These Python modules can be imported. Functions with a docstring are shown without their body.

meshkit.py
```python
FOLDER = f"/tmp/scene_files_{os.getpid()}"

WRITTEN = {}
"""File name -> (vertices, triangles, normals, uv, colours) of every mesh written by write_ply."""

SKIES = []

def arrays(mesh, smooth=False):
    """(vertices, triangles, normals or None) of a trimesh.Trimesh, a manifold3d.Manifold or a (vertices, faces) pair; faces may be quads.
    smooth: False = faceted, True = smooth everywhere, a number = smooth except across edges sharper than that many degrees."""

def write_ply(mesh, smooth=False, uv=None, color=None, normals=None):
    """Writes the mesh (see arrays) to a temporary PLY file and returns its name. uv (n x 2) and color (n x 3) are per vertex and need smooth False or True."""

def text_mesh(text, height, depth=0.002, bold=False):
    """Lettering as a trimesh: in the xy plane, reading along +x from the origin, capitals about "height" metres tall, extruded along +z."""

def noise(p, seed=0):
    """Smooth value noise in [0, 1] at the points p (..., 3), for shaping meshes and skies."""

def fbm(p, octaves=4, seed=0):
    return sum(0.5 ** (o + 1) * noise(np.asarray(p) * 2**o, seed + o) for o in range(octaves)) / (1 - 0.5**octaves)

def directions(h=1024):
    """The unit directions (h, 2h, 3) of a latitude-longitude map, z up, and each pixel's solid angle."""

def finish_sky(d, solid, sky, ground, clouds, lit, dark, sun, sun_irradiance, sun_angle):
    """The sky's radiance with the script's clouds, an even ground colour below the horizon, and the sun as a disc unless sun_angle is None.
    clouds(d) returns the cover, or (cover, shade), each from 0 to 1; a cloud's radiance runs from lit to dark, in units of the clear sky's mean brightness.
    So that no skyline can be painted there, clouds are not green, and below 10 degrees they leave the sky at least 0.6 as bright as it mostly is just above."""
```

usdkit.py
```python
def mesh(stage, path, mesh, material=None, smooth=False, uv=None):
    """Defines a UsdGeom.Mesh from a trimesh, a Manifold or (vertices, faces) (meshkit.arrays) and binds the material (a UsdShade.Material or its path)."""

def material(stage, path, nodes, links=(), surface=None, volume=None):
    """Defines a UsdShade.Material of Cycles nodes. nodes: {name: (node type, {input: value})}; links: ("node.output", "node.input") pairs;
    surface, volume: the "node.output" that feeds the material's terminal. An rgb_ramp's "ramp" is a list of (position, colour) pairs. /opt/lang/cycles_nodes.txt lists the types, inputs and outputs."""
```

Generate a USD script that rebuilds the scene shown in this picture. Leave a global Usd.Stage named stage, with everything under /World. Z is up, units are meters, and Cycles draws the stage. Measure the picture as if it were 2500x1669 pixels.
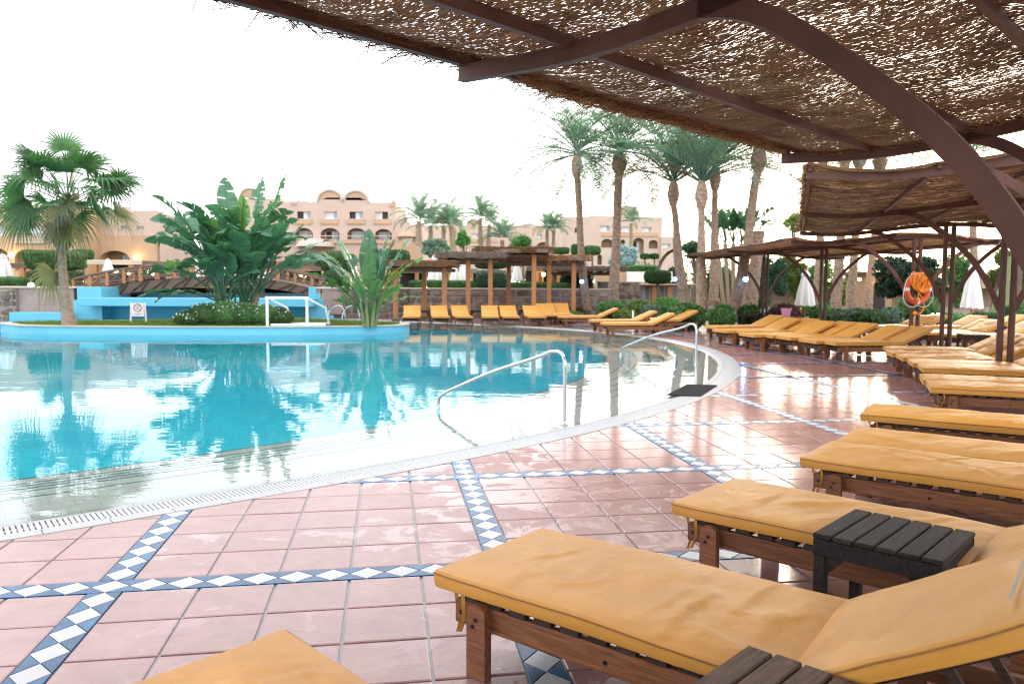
import math, random
import numpy as np
import trimesh
import shapely
from shapely.geometry import Polygon, Point, LineString, box as sbox
from shapely.ops import unary_union
from scipy.interpolate import splprep, splev
import usdkit, meshkit
from pxr import Usd, UsdGeom, UsdLux, UsdShade, Gf, Sdf

stage = Usd.Stage.CreateInMemory()
UsdGeom.SetStageUpAxis(stage, UsdGeom.Tokens.z)
UsdGeom.SetStageMetersPerUnit(stage, 1.0)
UsdGeom.Xform.Define(stage, '/World')
UsdGeom.Scope.Define(stage, '/World/Looks')
PI = math.pi

# ------------------------------------------------------------------ camera, sky, sun, exposure
H, F, PITCH, ROLL = 1.6, 1926.54, math.radians(4.2956), math.radians(.2165)   # focal length in pixels of the 2500 px picture
cam = UsdGeom.Camera.Define(stage, '/World/camera')
cam.CreateHorizontalApertureAttr(36.0)
cam.CreateVerticalApertureAttr(36.0 * 683 / 1024)
cam.CreateFocalLengthAttr(36.0 * F / 2500)
cam.CreateClippingRangeAttr(Gf.Vec2f(.05, 3000))
cam.CreateFStopAttr(4.0)
cam.CreateFocusDistanceAttr(3.9)
cam.CreateExposureAttr(1.80)
cam.AddTranslateOp().Set(Gf.Vec3d(0, 0, H))
cam.AddRotateXOp().Set(90 - math.degrees(PITCH))
cam.AddRotateZOp().Set(math.degrees(ROLL))

SUN_AZ, SUN_EL = math.radians(27), math.radians(13)      # azimuth from +y towards +x
sun = UsdLux.DistantLight.Define(stage, '/World/sun')
sun.CreateIntensityAttr(.15)
sun.CreateAngleAttr(22.0)
sun.CreateNormalizeAttr(True)
sun.CreateColorAttr(Gf.Vec3f(1.0, .84, .66))
sun.AddRotateZOp().Set(-math.degrees(SUN_AZ))
sun.AddRotateXOp().Set(-(90 - math.degrees(SUN_EL)))     # light leaves along -z, i.e. comes from the sun
dome = UsdLux.DomeLight.Define(stage, '/World/sky')
usdkit.material(stage, '/World/Looks/sky', {
    'sky': ('sky_texture', {'sky_type': 'single_scattering', 'sun_disc': False, 'sun_elevation': SUN_EL, 'sun_rotation': SUN_AZ,
                            'aerosol_density': 2.0, 'air_density': 1.0, 'ozone_density': 1.0}),
    'veil': ('mix_color', {'blend_type': 'mix', 'fac': .80, 'b': (7.6, 7.6, 7.9), 'use_clamp': False}),
    'bg': ('background_shader', {'strength': .1})},
    [('sky.color', 'veil.a'), ('veil.result', 'bg.color')], surface='bg.background')
UsdShade.MaterialBindingAPI.Apply(dome.GetPrim()).Bind(UsdShade.Material.Get(stage, '/World/Looks/sky'))
dome.GetPrim().SetCustomDataByKey('kind', 'structure')

# ------------------------------------------------------------------ from a place in the photograph (2500 px wide) to a place in the world
def ray(x, y):
    x, y = (x - 1250) / F, -(y - 834.5) / F
    c, s = math.cos(ROLL), math.sin(ROLL)
    x, y = c * x - s * y, s * x + c * y
    cp, sp = math.cos(PITCH), math.sin(PITCH)
    return np.array([x, cp + sp * y, -sp + cp * y])
def G(x, y, z=0.0):                     # the point at height z
    d = ray(x, y); t = (z - H) / d[2]
    return np.array([d[0] * t, d[1] * t, z])
def at(x, y, Y):                        # the point at distance Y
    d = ray(x, y)
    return d * (Y / d[1]) + [0, 0, H]
def px(p):
    q = np.asarray(p, float) - [0, 0, H]
    cp, sp = math.cos(PITCH), math.sin(PITCH)
    z, y = cp * q[1] - sp * q[2], sp * q[1] + cp * q[2]
    if z < .05: return np.array([-9e9, 9e9])
    x, y = q[0] / z, y / z
    c, s = math.cos(-ROLL), math.sin(-ROLL)
    return np.array([1250 + F * (c * x - s * y), 834.5 - F * (s * x + c * y)])
K = 2500 / 2349.0

# ------------------------------------------------------------------ naming, meshes
used = {}
def path_for(parent, name):
    base = (str(parent.GetPath()) if parent is not None else '/World') + '/'
    n = used.get(base + name, 0); used[base + name] = n + 1
    return base + (name if n == 0 else f'{name}_{n:03d}')
def tag(p, label=None, cat=None, group=None, kind=None):
    for k, v in (('label', label), ('category', cat), ('group', group), ('kind', kind)):
        if v: p.SetCustomDataByKey(k, v)
    return p
def thing(name, label=None, cat=None, loc=(0, 0, 0), rz=0.0, group=None, scale=1.0, kind=None):
    x = UsdGeom.Xform.Define(stage, path_for(None, name))
    x.AddTranslateOp().Set(Gf.Vec3d(*map(float, loc))); x.AddRotateZOp().Set(math.degrees(rz))
    s = (scale,) * 3 if np.ndim(scale) == 0 else scale
    x.AddScaleOp().Set(Gf.Vec3f(*map(float, s)))
    return tag(x.GetPrim(), label, cat, group, kind)
def dup(src, label, loc, rz=0.0, group=None, scale=1.0, name=None):
    x = UsdGeom.Xform.Define(stage, path_for(None, name or src.GetName().rstrip('0123456789_')))
    p = x.GetPrim()
    p.GetReferences().AddInternalReference(src.GetPath())
    p.SetInstanceable(True)
    s = (scale,) * 3 if np.ndim(scale) == 0 else scale
    p.GetAttribute('xformOp:translate').Set(Gf.Vec3d(*map(float, loc)))
    p.GetAttribute('xformOp:rotateZ').Set(math.degrees(rz))
    p.GetAttribute('xformOp:scale').Set(Gf.Vec3f(*map(float, s)))
    was = src.GetCustomData()
    return tag(p, label, was['category'], group or was.get('group'))

def rotz(a):
    c, s = math.cos(a), math.sin(a)
    return np.array([[c, -s, 0], [s, c, 0], [0, 0, 1.0]])
_cb = [(sx, sy, sz, k) for k in range(3) for sx in (-1, 1) for sy in (-1, 1) for sz in (-1, 1)]
def _cpts(size, c):
    o = []
    for sx, sy, sz, k in _cb:
        p = np.array([sx, sy, sz]) * np.asarray(size) / 2; d = np.array([sx, sy, sz]) * c; d[k] = 0
        o.append(p - d)
    return np.array(o)
_h = trimesh.convex.convex_hull(_cpts((1, 1.1, 1.2), .1))
_hid = trimesh.proximity.ProximityQuery
from scipy.spatial import cKDTree
_CF = cKDTree(_cpts((1, 1.1, 1.2), .1)).query(_h.vertices)[1][_h.faces]
BF = np.array([[0, 1, 3], [0, 3, 2], [4, 6, 7], [4, 7, 5], [0, 4, 5], [0, 5, 1], [2, 3, 7], [2, 7, 6], [0, 2, 6], [0, 6, 4], [1, 5, 7], [1, 7, 3]])
BV = np.array([[x, y, z] for x in (-.5, .5) for y in (-.5, .5) for z in (-.5, .5)])
class MB:
    def __init__(s): s.v, s.f, s.n = [], [], 0
    def add(s, v, f):
        v = np.asarray(v, float); f = np.asarray(f, int)
        if len(f) == 0: return s
        if f.shape[1] == 4: f = np.vstack([f[:, [0, 1, 2]], f[:, [0, 2, 3]]])
        s.v.append(v); s.f.append(f + s.n); s.n += len(v); return s
    def mesh(s, m): return s.add(m.vertices, m.faces)
    def box(s, c, size, rz=0.0, R=None, ch=0.0):
        v = _cpts(size, ch) if ch else BV * np.asarray(size, float)
        R = rotz(rz) if R is None else R
        return s.add(v @ R.T + np.asarray(c, float), _CF if ch else BF)
    def span(s, x0, x1, y0, y1, z0, z1, ch=0.0):
        return s.box(((x0 + x1) / 2, (y0 + y1) / 2, (z0 + z1) / 2), (x1 - x0, y1 - y0, z1 - z0), ch=ch)
    def bar(s, p, q, w, h, up=(0, 0, 1), ch=0.0):      # a beam from p to q, h along up
        p, q = np.asarray(p, float), np.asarray(q, float); t = q - p; L = np.linalg.norm(t); t /= L
        a = np.cross(up, t); a /= np.linalg.norm(a) + 1e-12; u = np.cross(t, a)
        return s.box((p + q) / 2, (L, w, h), R=np.stack([t, a, u], 1), ch=ch)
    def tube(s, pts, r, n=8, cap=True):
        pts = np.asarray(pts, float); m = len(pts); r = np.broadcast_to(np.asarray(r, float), m)
        t = np.gradient(pts, axis=0); t /= np.linalg.norm(t, axis=1)[:, None] + 1e-12
        ref = np.array([0, 0, 1.0]) if abs(t[0][2]) < .9 else np.array([1.0, 0, 0])
        a = np.cross(ref, t[0]); a /= np.linalg.norm(a); A = []
        for k in range(m):
            a = a - t[k] * (a @ t[k]); a /= np.linalg.norm(a) + 1e-12; A.append(a)
        A = np.array(A); B = np.cross(t, A); th = np.arange(n) * 2 * PI / n
        v = pts[:, None] + r[:, None, None] * (np.cos(th)[None, :, None] * A[:, None] + np.sin(th)[None, :, None] * B[:, None])
        i, j = np.meshgrid(np.arange(m - 1), np.arange(n), indexing='ij'); j2 = (j + 1) % n
        f = np.stack([i * n + j, i * n + j2, (i + 1) * n + j2, (i + 1) * n + j], -1).reshape(-1, 4)
        v = v.reshape(-1, 3); s.add(v, f)
        if cap and n > 2:
            for k, o in ((0, -1), (m - 1, 1)):
                ring = np.arange(1, n - 1)
                tri = np.stack([0 * ring, ring, ring + 1], 1)
                s.add(v[k * n:(k + 1) * n], tri if o > 0 else tri[:, ::-1])
        return s
    def strip(s, pts, w, h):            # a curved flat bar in the vertical plane: h measured in that plane, w across
        pts = np.asarray(pts, float); t = np.gradient(pts, axis=0); t /= np.linalg.norm(t, axis=1)[:, None]
        d = pts[-1] - pts[0]; a = np.array([-d[1], d[0], 0.0]); a /= np.linalg.norm(a); u = np.cross(t, a)
        q = [pts + a * w / 2 + u * h / 2, pts - a * w / 2 + u * h / 2, pts - a * w / 2 - u * h / 2, pts + a * w / 2 - u * h / 2]
        v = np.stack(q, 1).reshape(-1, 3); m = len(pts); f = []
        for i in range(m - 1):
            for j in range(4): f.append((i * 4 + j, i * 4 + (j + 1) % 4, i * 4 + 4 + (j + 1) % 4, i * 4 + 4 + j))
        f += [(0, 3, 2, 1), (m * 4 - 4, m * 4 - 3, m * 4 - 2, m * 4 - 1)]
        return s.add(v, f)
    def prism(s, poly, z0, z1, inset=0.0):
        for g in getattr(poly, 'geoms', [poly]):
            if g.is_empty or g.area < 1e-5: continue
            m = trimesh.creation.extrude_polygon(g, z1 - z0, engine='earcut'); m.apply_translation((0, 0, z0)); s.mesh(m)
        return s
    def sheet(s, poly, z):
        for g in getattr(poly, 'geoms', [poly]):
            if g.is_empty or g.geom_type != 'Polygon': continue
            v, f = trimesh.creation.triangulate_polygon(g, engine='earcut')
            v3 = np.c_[v, np.full(len(v), z)]
            f = np.array(f); a = v[f]; cr = (a[:, 1, 0] - a[:, 0, 0]) * (a[:, 2, 1] - a[:, 0, 1]) - (a[:, 1, 1] - a[:, 0, 1]) * (a[:, 2, 0] - a[:, 0, 0])
            f[cr < 0] = f[cr < 0][:, ::-1]; s.add(v3, f)
        return s
    def lathe(s, prof, n=24, c=(0, 0, 0)):              # prof: (r, z)
        prof = np.asarray(prof, float); th = np.arange(n) * 2 * PI / n
        v = np.stack([prof[:, None, 0] * np.cos(th), prof[:, None, 0] * np.sin(th), np.repeat(prof[:, 1:2], n, 1)], -1).reshape(-1, 3) + c
        m = len(prof); i, j = np.meshgrid(np.arange(m - 1), np.arange(n), indexing='ij'); j2 = (j + 1) % n
        return s.add(v, np.stack([i * n + j, i * n + j2, (i + 1) * n + j2, (i + 1) * n + j], -1).reshape(-1, 4))
    def build(s, name, mat, parent=None, smooth=False, label=None, cat=None, group=None, kind=None):
        v, f = np.vstack(s.v), np.vstack(s.f)
        m = usdkit.mesh(stage, path_for(parent, name), (v, f), '/World/Looks/' + mat, smooth=smooth)
        return tag(m.GetPrim(), label, cat, group, kind)
def grid(P):                             # P: (m, n, 3)
    m, n = P.shape[:2]; i, j = np.meshgrid(np.arange(m - 1), np.arange(n - 1), indexing='ij')
    return P.reshape(-1, 3), np.stack([i * n + j, (i + 1) * n + j, (i + 1) * n + j + 1, i * n + j + 1], -1).reshape(-1, 4)
def cspline(pts, n):
    pts = np.asarray(pts, float)
    tck, _ = splprep(pts.T, s=0, k=min(3, len(pts) - 1))
    return np.array(splev(np.linspace(0, 1, n), tck)).T

# ------------------------------------------------------------------ materials
def mat(name, color, rough=.6, var=0.0, scale=6.0, bump=0.0, bscale=None, spec=.5, metal=0.0, color2=None, coord='object', island=0.0, stretch=None, detail=4, coat=0.0, bdist=.02, translucent=0.0, sheen=0.0):
    n = {'p': ('principled_bsdf', {'roughness': rough, 'specular_ior_level': spec, 'metallic': metal, 'base_color': color, 'coat_weight': coat, 'sheen_weight': sheen})}
    L = []; out = 'p.BSDF'
    if var or bump or color2 is not None:
        n['tc'] = ('texture_coordinate', {}); src = 'tc.' + coord
        if coord == 'world': n['tc'] = ('geometry', {}); src = 'tc.position'
        if stretch: n['mp'] = ('mapping', {'scale': stretch}); L.append((src, 'mp.vector')); src = 'mp.vector'
    cs = None
    if var or color2 is not None:
        n['ns'] = ('noise_texture', {'scale': scale, 'detail': detail, 'roughness': .6}); L.append((src, 'ns.vector'))
        c2 = color2 if color2 is not None else tuple(min(1, c * (1 + var)) for c in color)
        c1 = color if color2 is not None else tuple(c * (1 - var) for c in color)
        n['rp'] = ('rgb_ramp', {'ramp': [(.32, c1), (.68, c2)]}); L.append(('ns.fac', 'rp.fac')); cs = 'rp.color'
    if island:
        n['ge'] = ('geometry', {}); n['oi'] = ('object_info', {}); n['ad'] = ('math', {'math_type': 'add'}); n['fr'] = ('math', {'math_type': 'fraction'})
        n['mr'] = ('map_range', {'from_min': 0, 'from_max': 1, 'to_min': 1 - island, 'to_max': 1 + island})
        n['hv'] = ('hsv', {'color': color})
        L += [('ge.random_per_island', 'ad.value1'), ('oi.random', 'ad.value2'), ('ad.value', 'fr.value1'), ('fr.value', 'mr.value'), ('mr.result', 'hv.value')]
        if cs: L.append((cs, 'hv.color'))
        cs = 'hv.color'
    if cs: L.append((cs, 'p.base_color'))
    if bump:
        n['bn'] = ('noise_texture', {'scale': bscale or scale * 3, 'detail': 4, 'roughness': .6}); L.append((src, 'bn.vector'))
        n['bp'] = ('bump', {'strength': bump, 'distance': bdist}); L += [('bn.fac', 'bp.height'), ('bp.normal', 'p.normal')]
    if translucent:
        n['tl'] = ('translucent_bsdf', {'color': tuple(min(1, c * 1.6) for c in color)}); n['mx'] = ('mix_closure', {'fac': translucent})
        if cs:
            n['br'] = ('mix', {'mix_type': 'multiply', 'fac': 1.0, 'color2': (1.5, 1.7, .9)}); L += [(cs, 'br.color1'), ('br.color', 'tl.color')]
        L += [('p.BSDF', 'mx.closure1'), ('tl.BSDF', 'mx.closure2')]; out = 'mx.closure'
    usdkit.material(stage, '/World/Looks/' + name, n, L, surface=out)
def emit(name, color, strength):
    usdkit.material(stage, '/World/Looks/' + name, {'e': ('emission', {'color': color, 'strength': strength})}, [], surface='e.emission')

mat('wood', (.095, .036, .016), .45, spec=.35, scale=5, color2=(.24, .098, .043), stretch=(1.2, 14, 14), bump=.25, bscale=9, island=.22, detail=6, bdist=.004)
mat('wood_dark', (.022, .013, .010), .65, spec=.25, scale=5, color2=(.062, .036, .025), stretch=(1.5, 16, 16), bump=.4, bscale=10, island=.25, detail=6, bdist=.004)
mat('table_wood', (.010, .0075, .007), .6, spec=.22, scale=4, color2=(.034, .026, .023), stretch=(16, 1.5, 16), bump=.5, bscale=9, island=.3, detail=6, bdist=.004)
mat('table_worn', (.060, .036, .026), .65, spec=.25, scale=4, color2=(.15, .092, .066), stretch=(16, 1.5, 16), bump=.5, bscale=9, island=.22, detail=6, bdist=.004)
mat('vinyl', (.51, .238, .040), .47, scale=3.0, color2=(.60, .295, .062), bump=.12, bscale=8, bdist=.03, spec=.42, detail=8)
mat('vinyl_seam', (.25, .10, .012), .5)
mat('vinyl_worn', (.40, .36, .33), .7, var=.3, scale=60)
mat('strap_cloth', (.46, .21, .03), .7)
mat('bolt', (.02, .018, .017), .4, metal=.6)
mat('steel_brown', (.080, .036, .025), .5, scale=3, color2=(.125, .058, .041), bump=.08, bscale=30, spec=.3)
mat('stainless', (.62, .64, .66), .14, metal=1.0)
mat('thatch_fibre', (.14, .090, .056), .8, scale=3, color2=(.30, .20, .125), island=.5, spec=.2, coord='object')
mat('thatch_pale', (.20, .14, .095), .85, scale=3, color2=(.42, .31, .22), island=.45, spec=.2)
mat('thatch_edge', (.17, .085, .036), .85, scale=8, color2=(.30, .16, .07), island=.5, spec=.2)
mat('thatch_grey', (.10, .075, .058), .9, scale=9, color2=(.24, .18, .14), stretch=(1, 6, 6), bump=1, bscale=30, island=.35)
mat('pergola_wood', (.30, .12, .04), .6, scale=4, color2=(.43, .19, .07), stretch=(14, 14, 1), island=.15)
mat('bridge_wood', (.10, .055, .035), .6, scale=4, color2=(.17, .10, .065), stretch=(2, 14, 14), island=.2)
mat('plaster_pink', (.53, .39, .325), .85, var=.05, scale=.6)
mat('plaster_peach', (.49, .32, .205), .85, var=.06, scale=.6)
mat('plaster_trim', (.52, .42, .35), .85)
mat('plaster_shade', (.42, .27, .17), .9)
mat('window_glass', (.30, .36, .40), .12, spec=.7)
mat('curtain', (.62, .64, .66), .8)
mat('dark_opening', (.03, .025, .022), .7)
mat('white_paint', (.78, .78, .77), .45)
mat('white_cloth', (.76, .74, .72), .85, var=.03, scale=3, bump=.3, bscale=5)
mat('pool_blue', (.12, .42, .54), .42, var=.03, scale=1.5)
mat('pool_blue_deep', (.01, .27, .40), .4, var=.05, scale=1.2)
mat('rim_stone', (.42, .37, .32), .6, var=.08, scale=8)
mat('marble_panel', (.24, .16, .135), .45, scale=1.6, color2=(.34, .25, .22), bump=.1, detail=8)
mat('rubble', (.12, .085, .068), .85, scale=2.2, color2=(.25, .19, .155), bump=.6, bscale=9, island=.4)
mat('rubble_mortar', (.30, .24, .20), .9, var=.2, scale=14, bump=.5)
mat('leaf_hedge', (.048, .125, .030), .6, var=.35, scale=4, island=.45, translucent=.2)
mat('leaf_dark', (.026, .070, .036), .55, var=.3, scale=2, island=.4, translucent=.15)
mat('leaf_bush', (.080, .195, .050), .5, var=.35, scale=3, island=.4, translucent=.25)
mat('leaf_lime', (.14, .20, .04), .6, var=.3, scale=3, island=.35, translucent=.25)
mat('leaf_grey', (.12, .20, .14), .7, var=.3, scale=3, island=.3, translucent=.15)
mat('leaf_purple', (.06, .025, .028), .6, var=.3, scale=3, island=.5, translucent=.15)
mat('leaf_silver', (.26, .38, .40), .6, var=.15, scale=3, island=.2, translucent=.15)
mat('leaf_date', (.135, .225, .185), .55, var=.3, scale=1.5, island=.3, translucent=.34)
mat('leaf_date_dry', (.20, .15, .07), .7, var=.3, scale=2, island=.3, translucent=.2)
mat('leaf_fan', (.05, .12, .045), .45, var=.3, scale=1.6, island=.3, translucent=.25)
mat('leaf_fan_old', (.17, .17, .07), .6, var=.3, scale=2, island=.3, translucent=.25)
mat('leaf_banana', (.062, .165, .090), .36, var=.3, scale=1.3, island=.2, translucent=.15)
mat('leaf_banana_light', (.10, .21, .075), .36, var=.25, scale=1.3, island=.2, translucent=.3)
mat('leaf_banana_yellow', (.34, .27, .05), .45, var=.3, scale=2, island=.2, translucent=.3)
mat('stem_green', (.10, .15, .05), .5, scale=3, color2=(.20, .22, .09), stretch=(6, 6, 1))
mat('stem_brown', (.20, .15, .09), .8, scale=5, color2=(.33, .26, .18), stretch=(8, 8, 1), bump=.4)
mat('trunk_date', (.22, .145, .10), .9, scale=7, color2=(.42, .30, .215), bump=1, bscale=16, island=.2, bdist=.06)
mat('trunk_fan', (.22, .155, .11), .9, scale=5, color2=(.38, .29, .22), bump=.9, bscale=14, stretch=(1, 1, 3), bdist=.04)
mat('boot_grey', (.16, .14, .12), .85, scale=8, color2=(.32, .29, .25), island=.35)
mat('trunk_tree', (.14, .10, .07), .9, var=.3, scale=6)
mat('grass', (.10, .17, .03), .8, var=.4, scale=3, island=.4, translucent=.2)
mat('soil', (.12, .085, .055), .95, var=.3, scale=5)
mat('flower_white', (.8, .78, .8), .7)
mat('flower_red', (.65, .12, .10), .7)
mat('buoy_orange', (.66, .105, .035), .45, var=.05)
mat('buoy_white', (.75, .74, .74), .6)
mat('rope_orange', (.86, .27, .01), .65)
mat('rope_white', (.70, .69, .68), .7)
mat('bucket_pink', (.72, .28, .50), .4)
mat('rubber', (.018, .021, .024), .8, spec=.2)
mat('lamp_metal', (.08, .08, .09), .4, metal=.5)
mat('sign_ink', (.20, .20, .24), .6)
mat('sign_red', (.55, .09, .08), .6)
mat('roof_tank', (.45, .46, .48), .4)
mat('coping_white', (.35, .345, .335), .40, var=.06, scale=3, coord='world', bump=.06, bscale=24)
mat('coping_inner', (.36, .35, .33), .3, var=.06, scale=4, coord='world')
mat('grate_white', (.42, .44, .455), .38)
mat('channel_dark', (.035, .04, .045), .5)
mat('mosaic_white', (.43, .435, .45), .26, var=.05, scale=9, coord='world', island=.05, bump=.05, bscale=30)
mat('mosaic_blue', (.012, .075, .165), .26, spec=.32, var=.35, scale=9, coord='world', island=.2, bump=.05, bscale=30)
mat('sand', (.40, .29, .20), .95, var=.15, scale=.3)
mat('lawn', (.08, .13, .03), .95, var=.3, scale=.8)
mat('glow_panel', (.78, .70, .62), .6)
emit('lamp_warm', (1.0, .58, .22), 9.0)
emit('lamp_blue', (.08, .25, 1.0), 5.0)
emit('lamp_core', (.35, .60, 1.0), 26.0)
emit('lamp_green', (.45, 1.0, .55), 5.0)
emit('lamp_globe', (1.0, .93, .8), 4.0)

def wet_tile(name, dry, var, island=False, extra=None, brick=False):
    # terracotta: dry and satin near the pool corner, wet with puddles towards the loungers
    n = {'g': ('geometry', {}), 'n1': ('noise_texture', {'scale': .8, 'detail': 3, 'roughness': .55}), 'n2': ('noise_texture', {'scale': 3.6, 'detail': 8, 'roughness': .66, 'distortion': .5}),
         'n3': ('noise_texture', {'scale': 6, 'detail': 5}), 'sx': ('separate_xyz', {}), 'lin': ('math', {'math_type': 'multiply_add', 'value2': .17, 'value3': .0}),
         'liny': ('math', {'math_type': 'multiply_add', 'value2': .045, 'value3': -.02}), 'a1': ('math', {'math_type': 'add'}), 'li2': ('math', {'math_type': 'multiply_add', 'value2': .46, 'value3': .0}), 'damp': ('map_range', {'range_type': 'smoothstep', 'from_min': .0, 'from_max': .42, 'to_min': 0, 'to_max': 1, 'clamp': True}), 'rd': ('map_range', {'from_min': 0, 'from_max': 1, 'to_min': .33, 'to_max': .62}), 'rm': ('mix_float', {'b': .12, 'use_clamp': False}),
         'a2': ('math', {'math_type': 'multiply_add', 'value2': 1.0}), 'a3': ('math', {'math_type': 'multiply_add', 'value2': .7}),
         'wet': ('map_range', {'range_type': 'smoothstep', 'from_min': .93, 'from_max': .985, 'to_min': 0, 'to_max': 1, 'clamp': True}),
         'rp': ('rgb_ramp', {'ramp': [(.3, tuple(c * (1 - var) for c in dry)), (.7, tuple(min(1, c * (1 + var)) for c in dry))]}),
         'dk': ('mix', {'mix_type': 'multiply', 'color2': (.97, .86, .82)}),
         'oi': ('object_info', {}), 'ra': ('math', {'math_type': 'add'}), 'rf': ('math', {'math_type': 'fraction'}), 'mr': ('map_range', {'from_min': 0, 'from_max': 1, 'to_min': .93, 'to_max': 1.07}), 'hv': ('hsv', {}),
         'bn': ('noise_texture', {'scale': 9, 'detail': 6, 'roughness': .6, 'distortion': 1.2}), 'bs': ('map_range', {'from_min': 0, 'from_max': 1, 'to_min': .42, 'to_max': .035}),
         'bp': ('bump', {'distance': .012}), 'p': ('principled_bsdf', {'specular_ior_level': .75})}
    L = [('g.position', 'n1.vector'), ('g.position', 'n2.vector'), ('g.position', 'n3.vector'), ('g.position', 'bn.vector'), ('g.position', 'sx.vector'),
         ('sx.x', 'lin.value1'), ('sx.y', 'liny.value1'), ('lin.value', 'a1.value1'), ('liny.value', 'a1.value2'), ('n2.fac', 'a2.value1'), ('a1.value', 'li2.value1'), ('li2.value', 'a2.value3'), ('a1.value', 'damp.value'), ('damp.result', 'rd.value'), ('rd.result', 'rm.a'), ('wet.result', 'rm.fac'),
         ('n1.fac', 'a3.value1'), ('a2.value', 'a3.value3'), ('a3.value', 'wet.value'), ('rm.result', 'p.roughness'),
         ('n3.fac', 'rp.fac'), ('g.random_per_island', 'ra.value1'), ('oi.random', 'ra.value2'), ('ra.value', 'rf.value1'), ('rf.value', 'mr.value'), ('mr.result', 'hv.value'), ('rp.color', 'hv.color'),
         ('hv.color', 'dk.color1'), ('damp.result', 'dk.fac'), ('bn.fac', 'bp.height'), ('wet.result', 'bs.value'), ('bs.result', 'bp.strength'), ('bp.normal', 'p.normal')]
    last = 'dk.color'
    if brick:
        T, S = .385, 2.09
        n['mp'] = ('mapping', {'mapping_type': 'point', 'rotation': (0, 0, math.radians(9) * -1), 'location': (0, 0, 0)})
        n['bk'] = ('brick_texture', {'offset': 0.0, 'offset_frequency': 1, 'squash': 1.0, 'scale': 1.0, 'brick_width': T, 'row_height': T, 'mortar_size': .008, 'mortar_smooth': .2, 'color1': (1, 1, 1), 'color2': (.9, .9, .9), 'mortar': (.55, .55, .6)})
        n['mu'] = ('mix', {'mix_type': 'multiply', 'fac': 1.0})
        L += [('g.position', 'mp.vector'), ('mp.vector', 'bk.vector'), (last, 'mu.color1'), ('bk.color', 'mu.color2')]; last = 'mu.color'
    L.append((last, 'p.base_color'))
    usdkit.material(stage, '/World/Looks/' + name, n, L, surface='p.BSDF')
wet_tile('terracotta', (.315, .186, .174), .11)
wet_tile('terracotta_far', (.315, .186, .174), .11, brick=True)
wet_tile('grout', (.22, .22, .235), .12)

# water: Fresnel mix of a mirror and a refracting surface, with faint ripples
usdkit.material(stage, '/World/Looks/water', {
    'g': ('geometry', {}), 'mp': ('mapping', {'scale': (.8, 1.5, 1.0)}), 'n1': ('noise_texture', {'scale': .9, 'detail': 3, 'roughness': .5}),
    'n2': ('noise_texture', {'scale': 4.2, 'detail': 2, 'roughness': .5, 'distortion': .5}), 'm': ('math', {'math_type': 'multiply_add', 'value2': .22}),
    'b': ('bump', {'strength': .036, 'distance': .11}),
    'gl': ('glass_bsdf', {'color': (.93, .99, 1.0), 'roughness': 0.0, 'IOR': 1.33})},
    [('g.position', 'mp.vector'), ('mp.vector', 'n1.vector'), ('mp.vector', 'n2.vector'), ('n2.fac', 'm.value1'), ('n1.fac', 'm.value3'), ('m.value', 'b.height'), ('b.normal', 'gl.normal')],
    surface='gl.BSDF')
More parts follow.
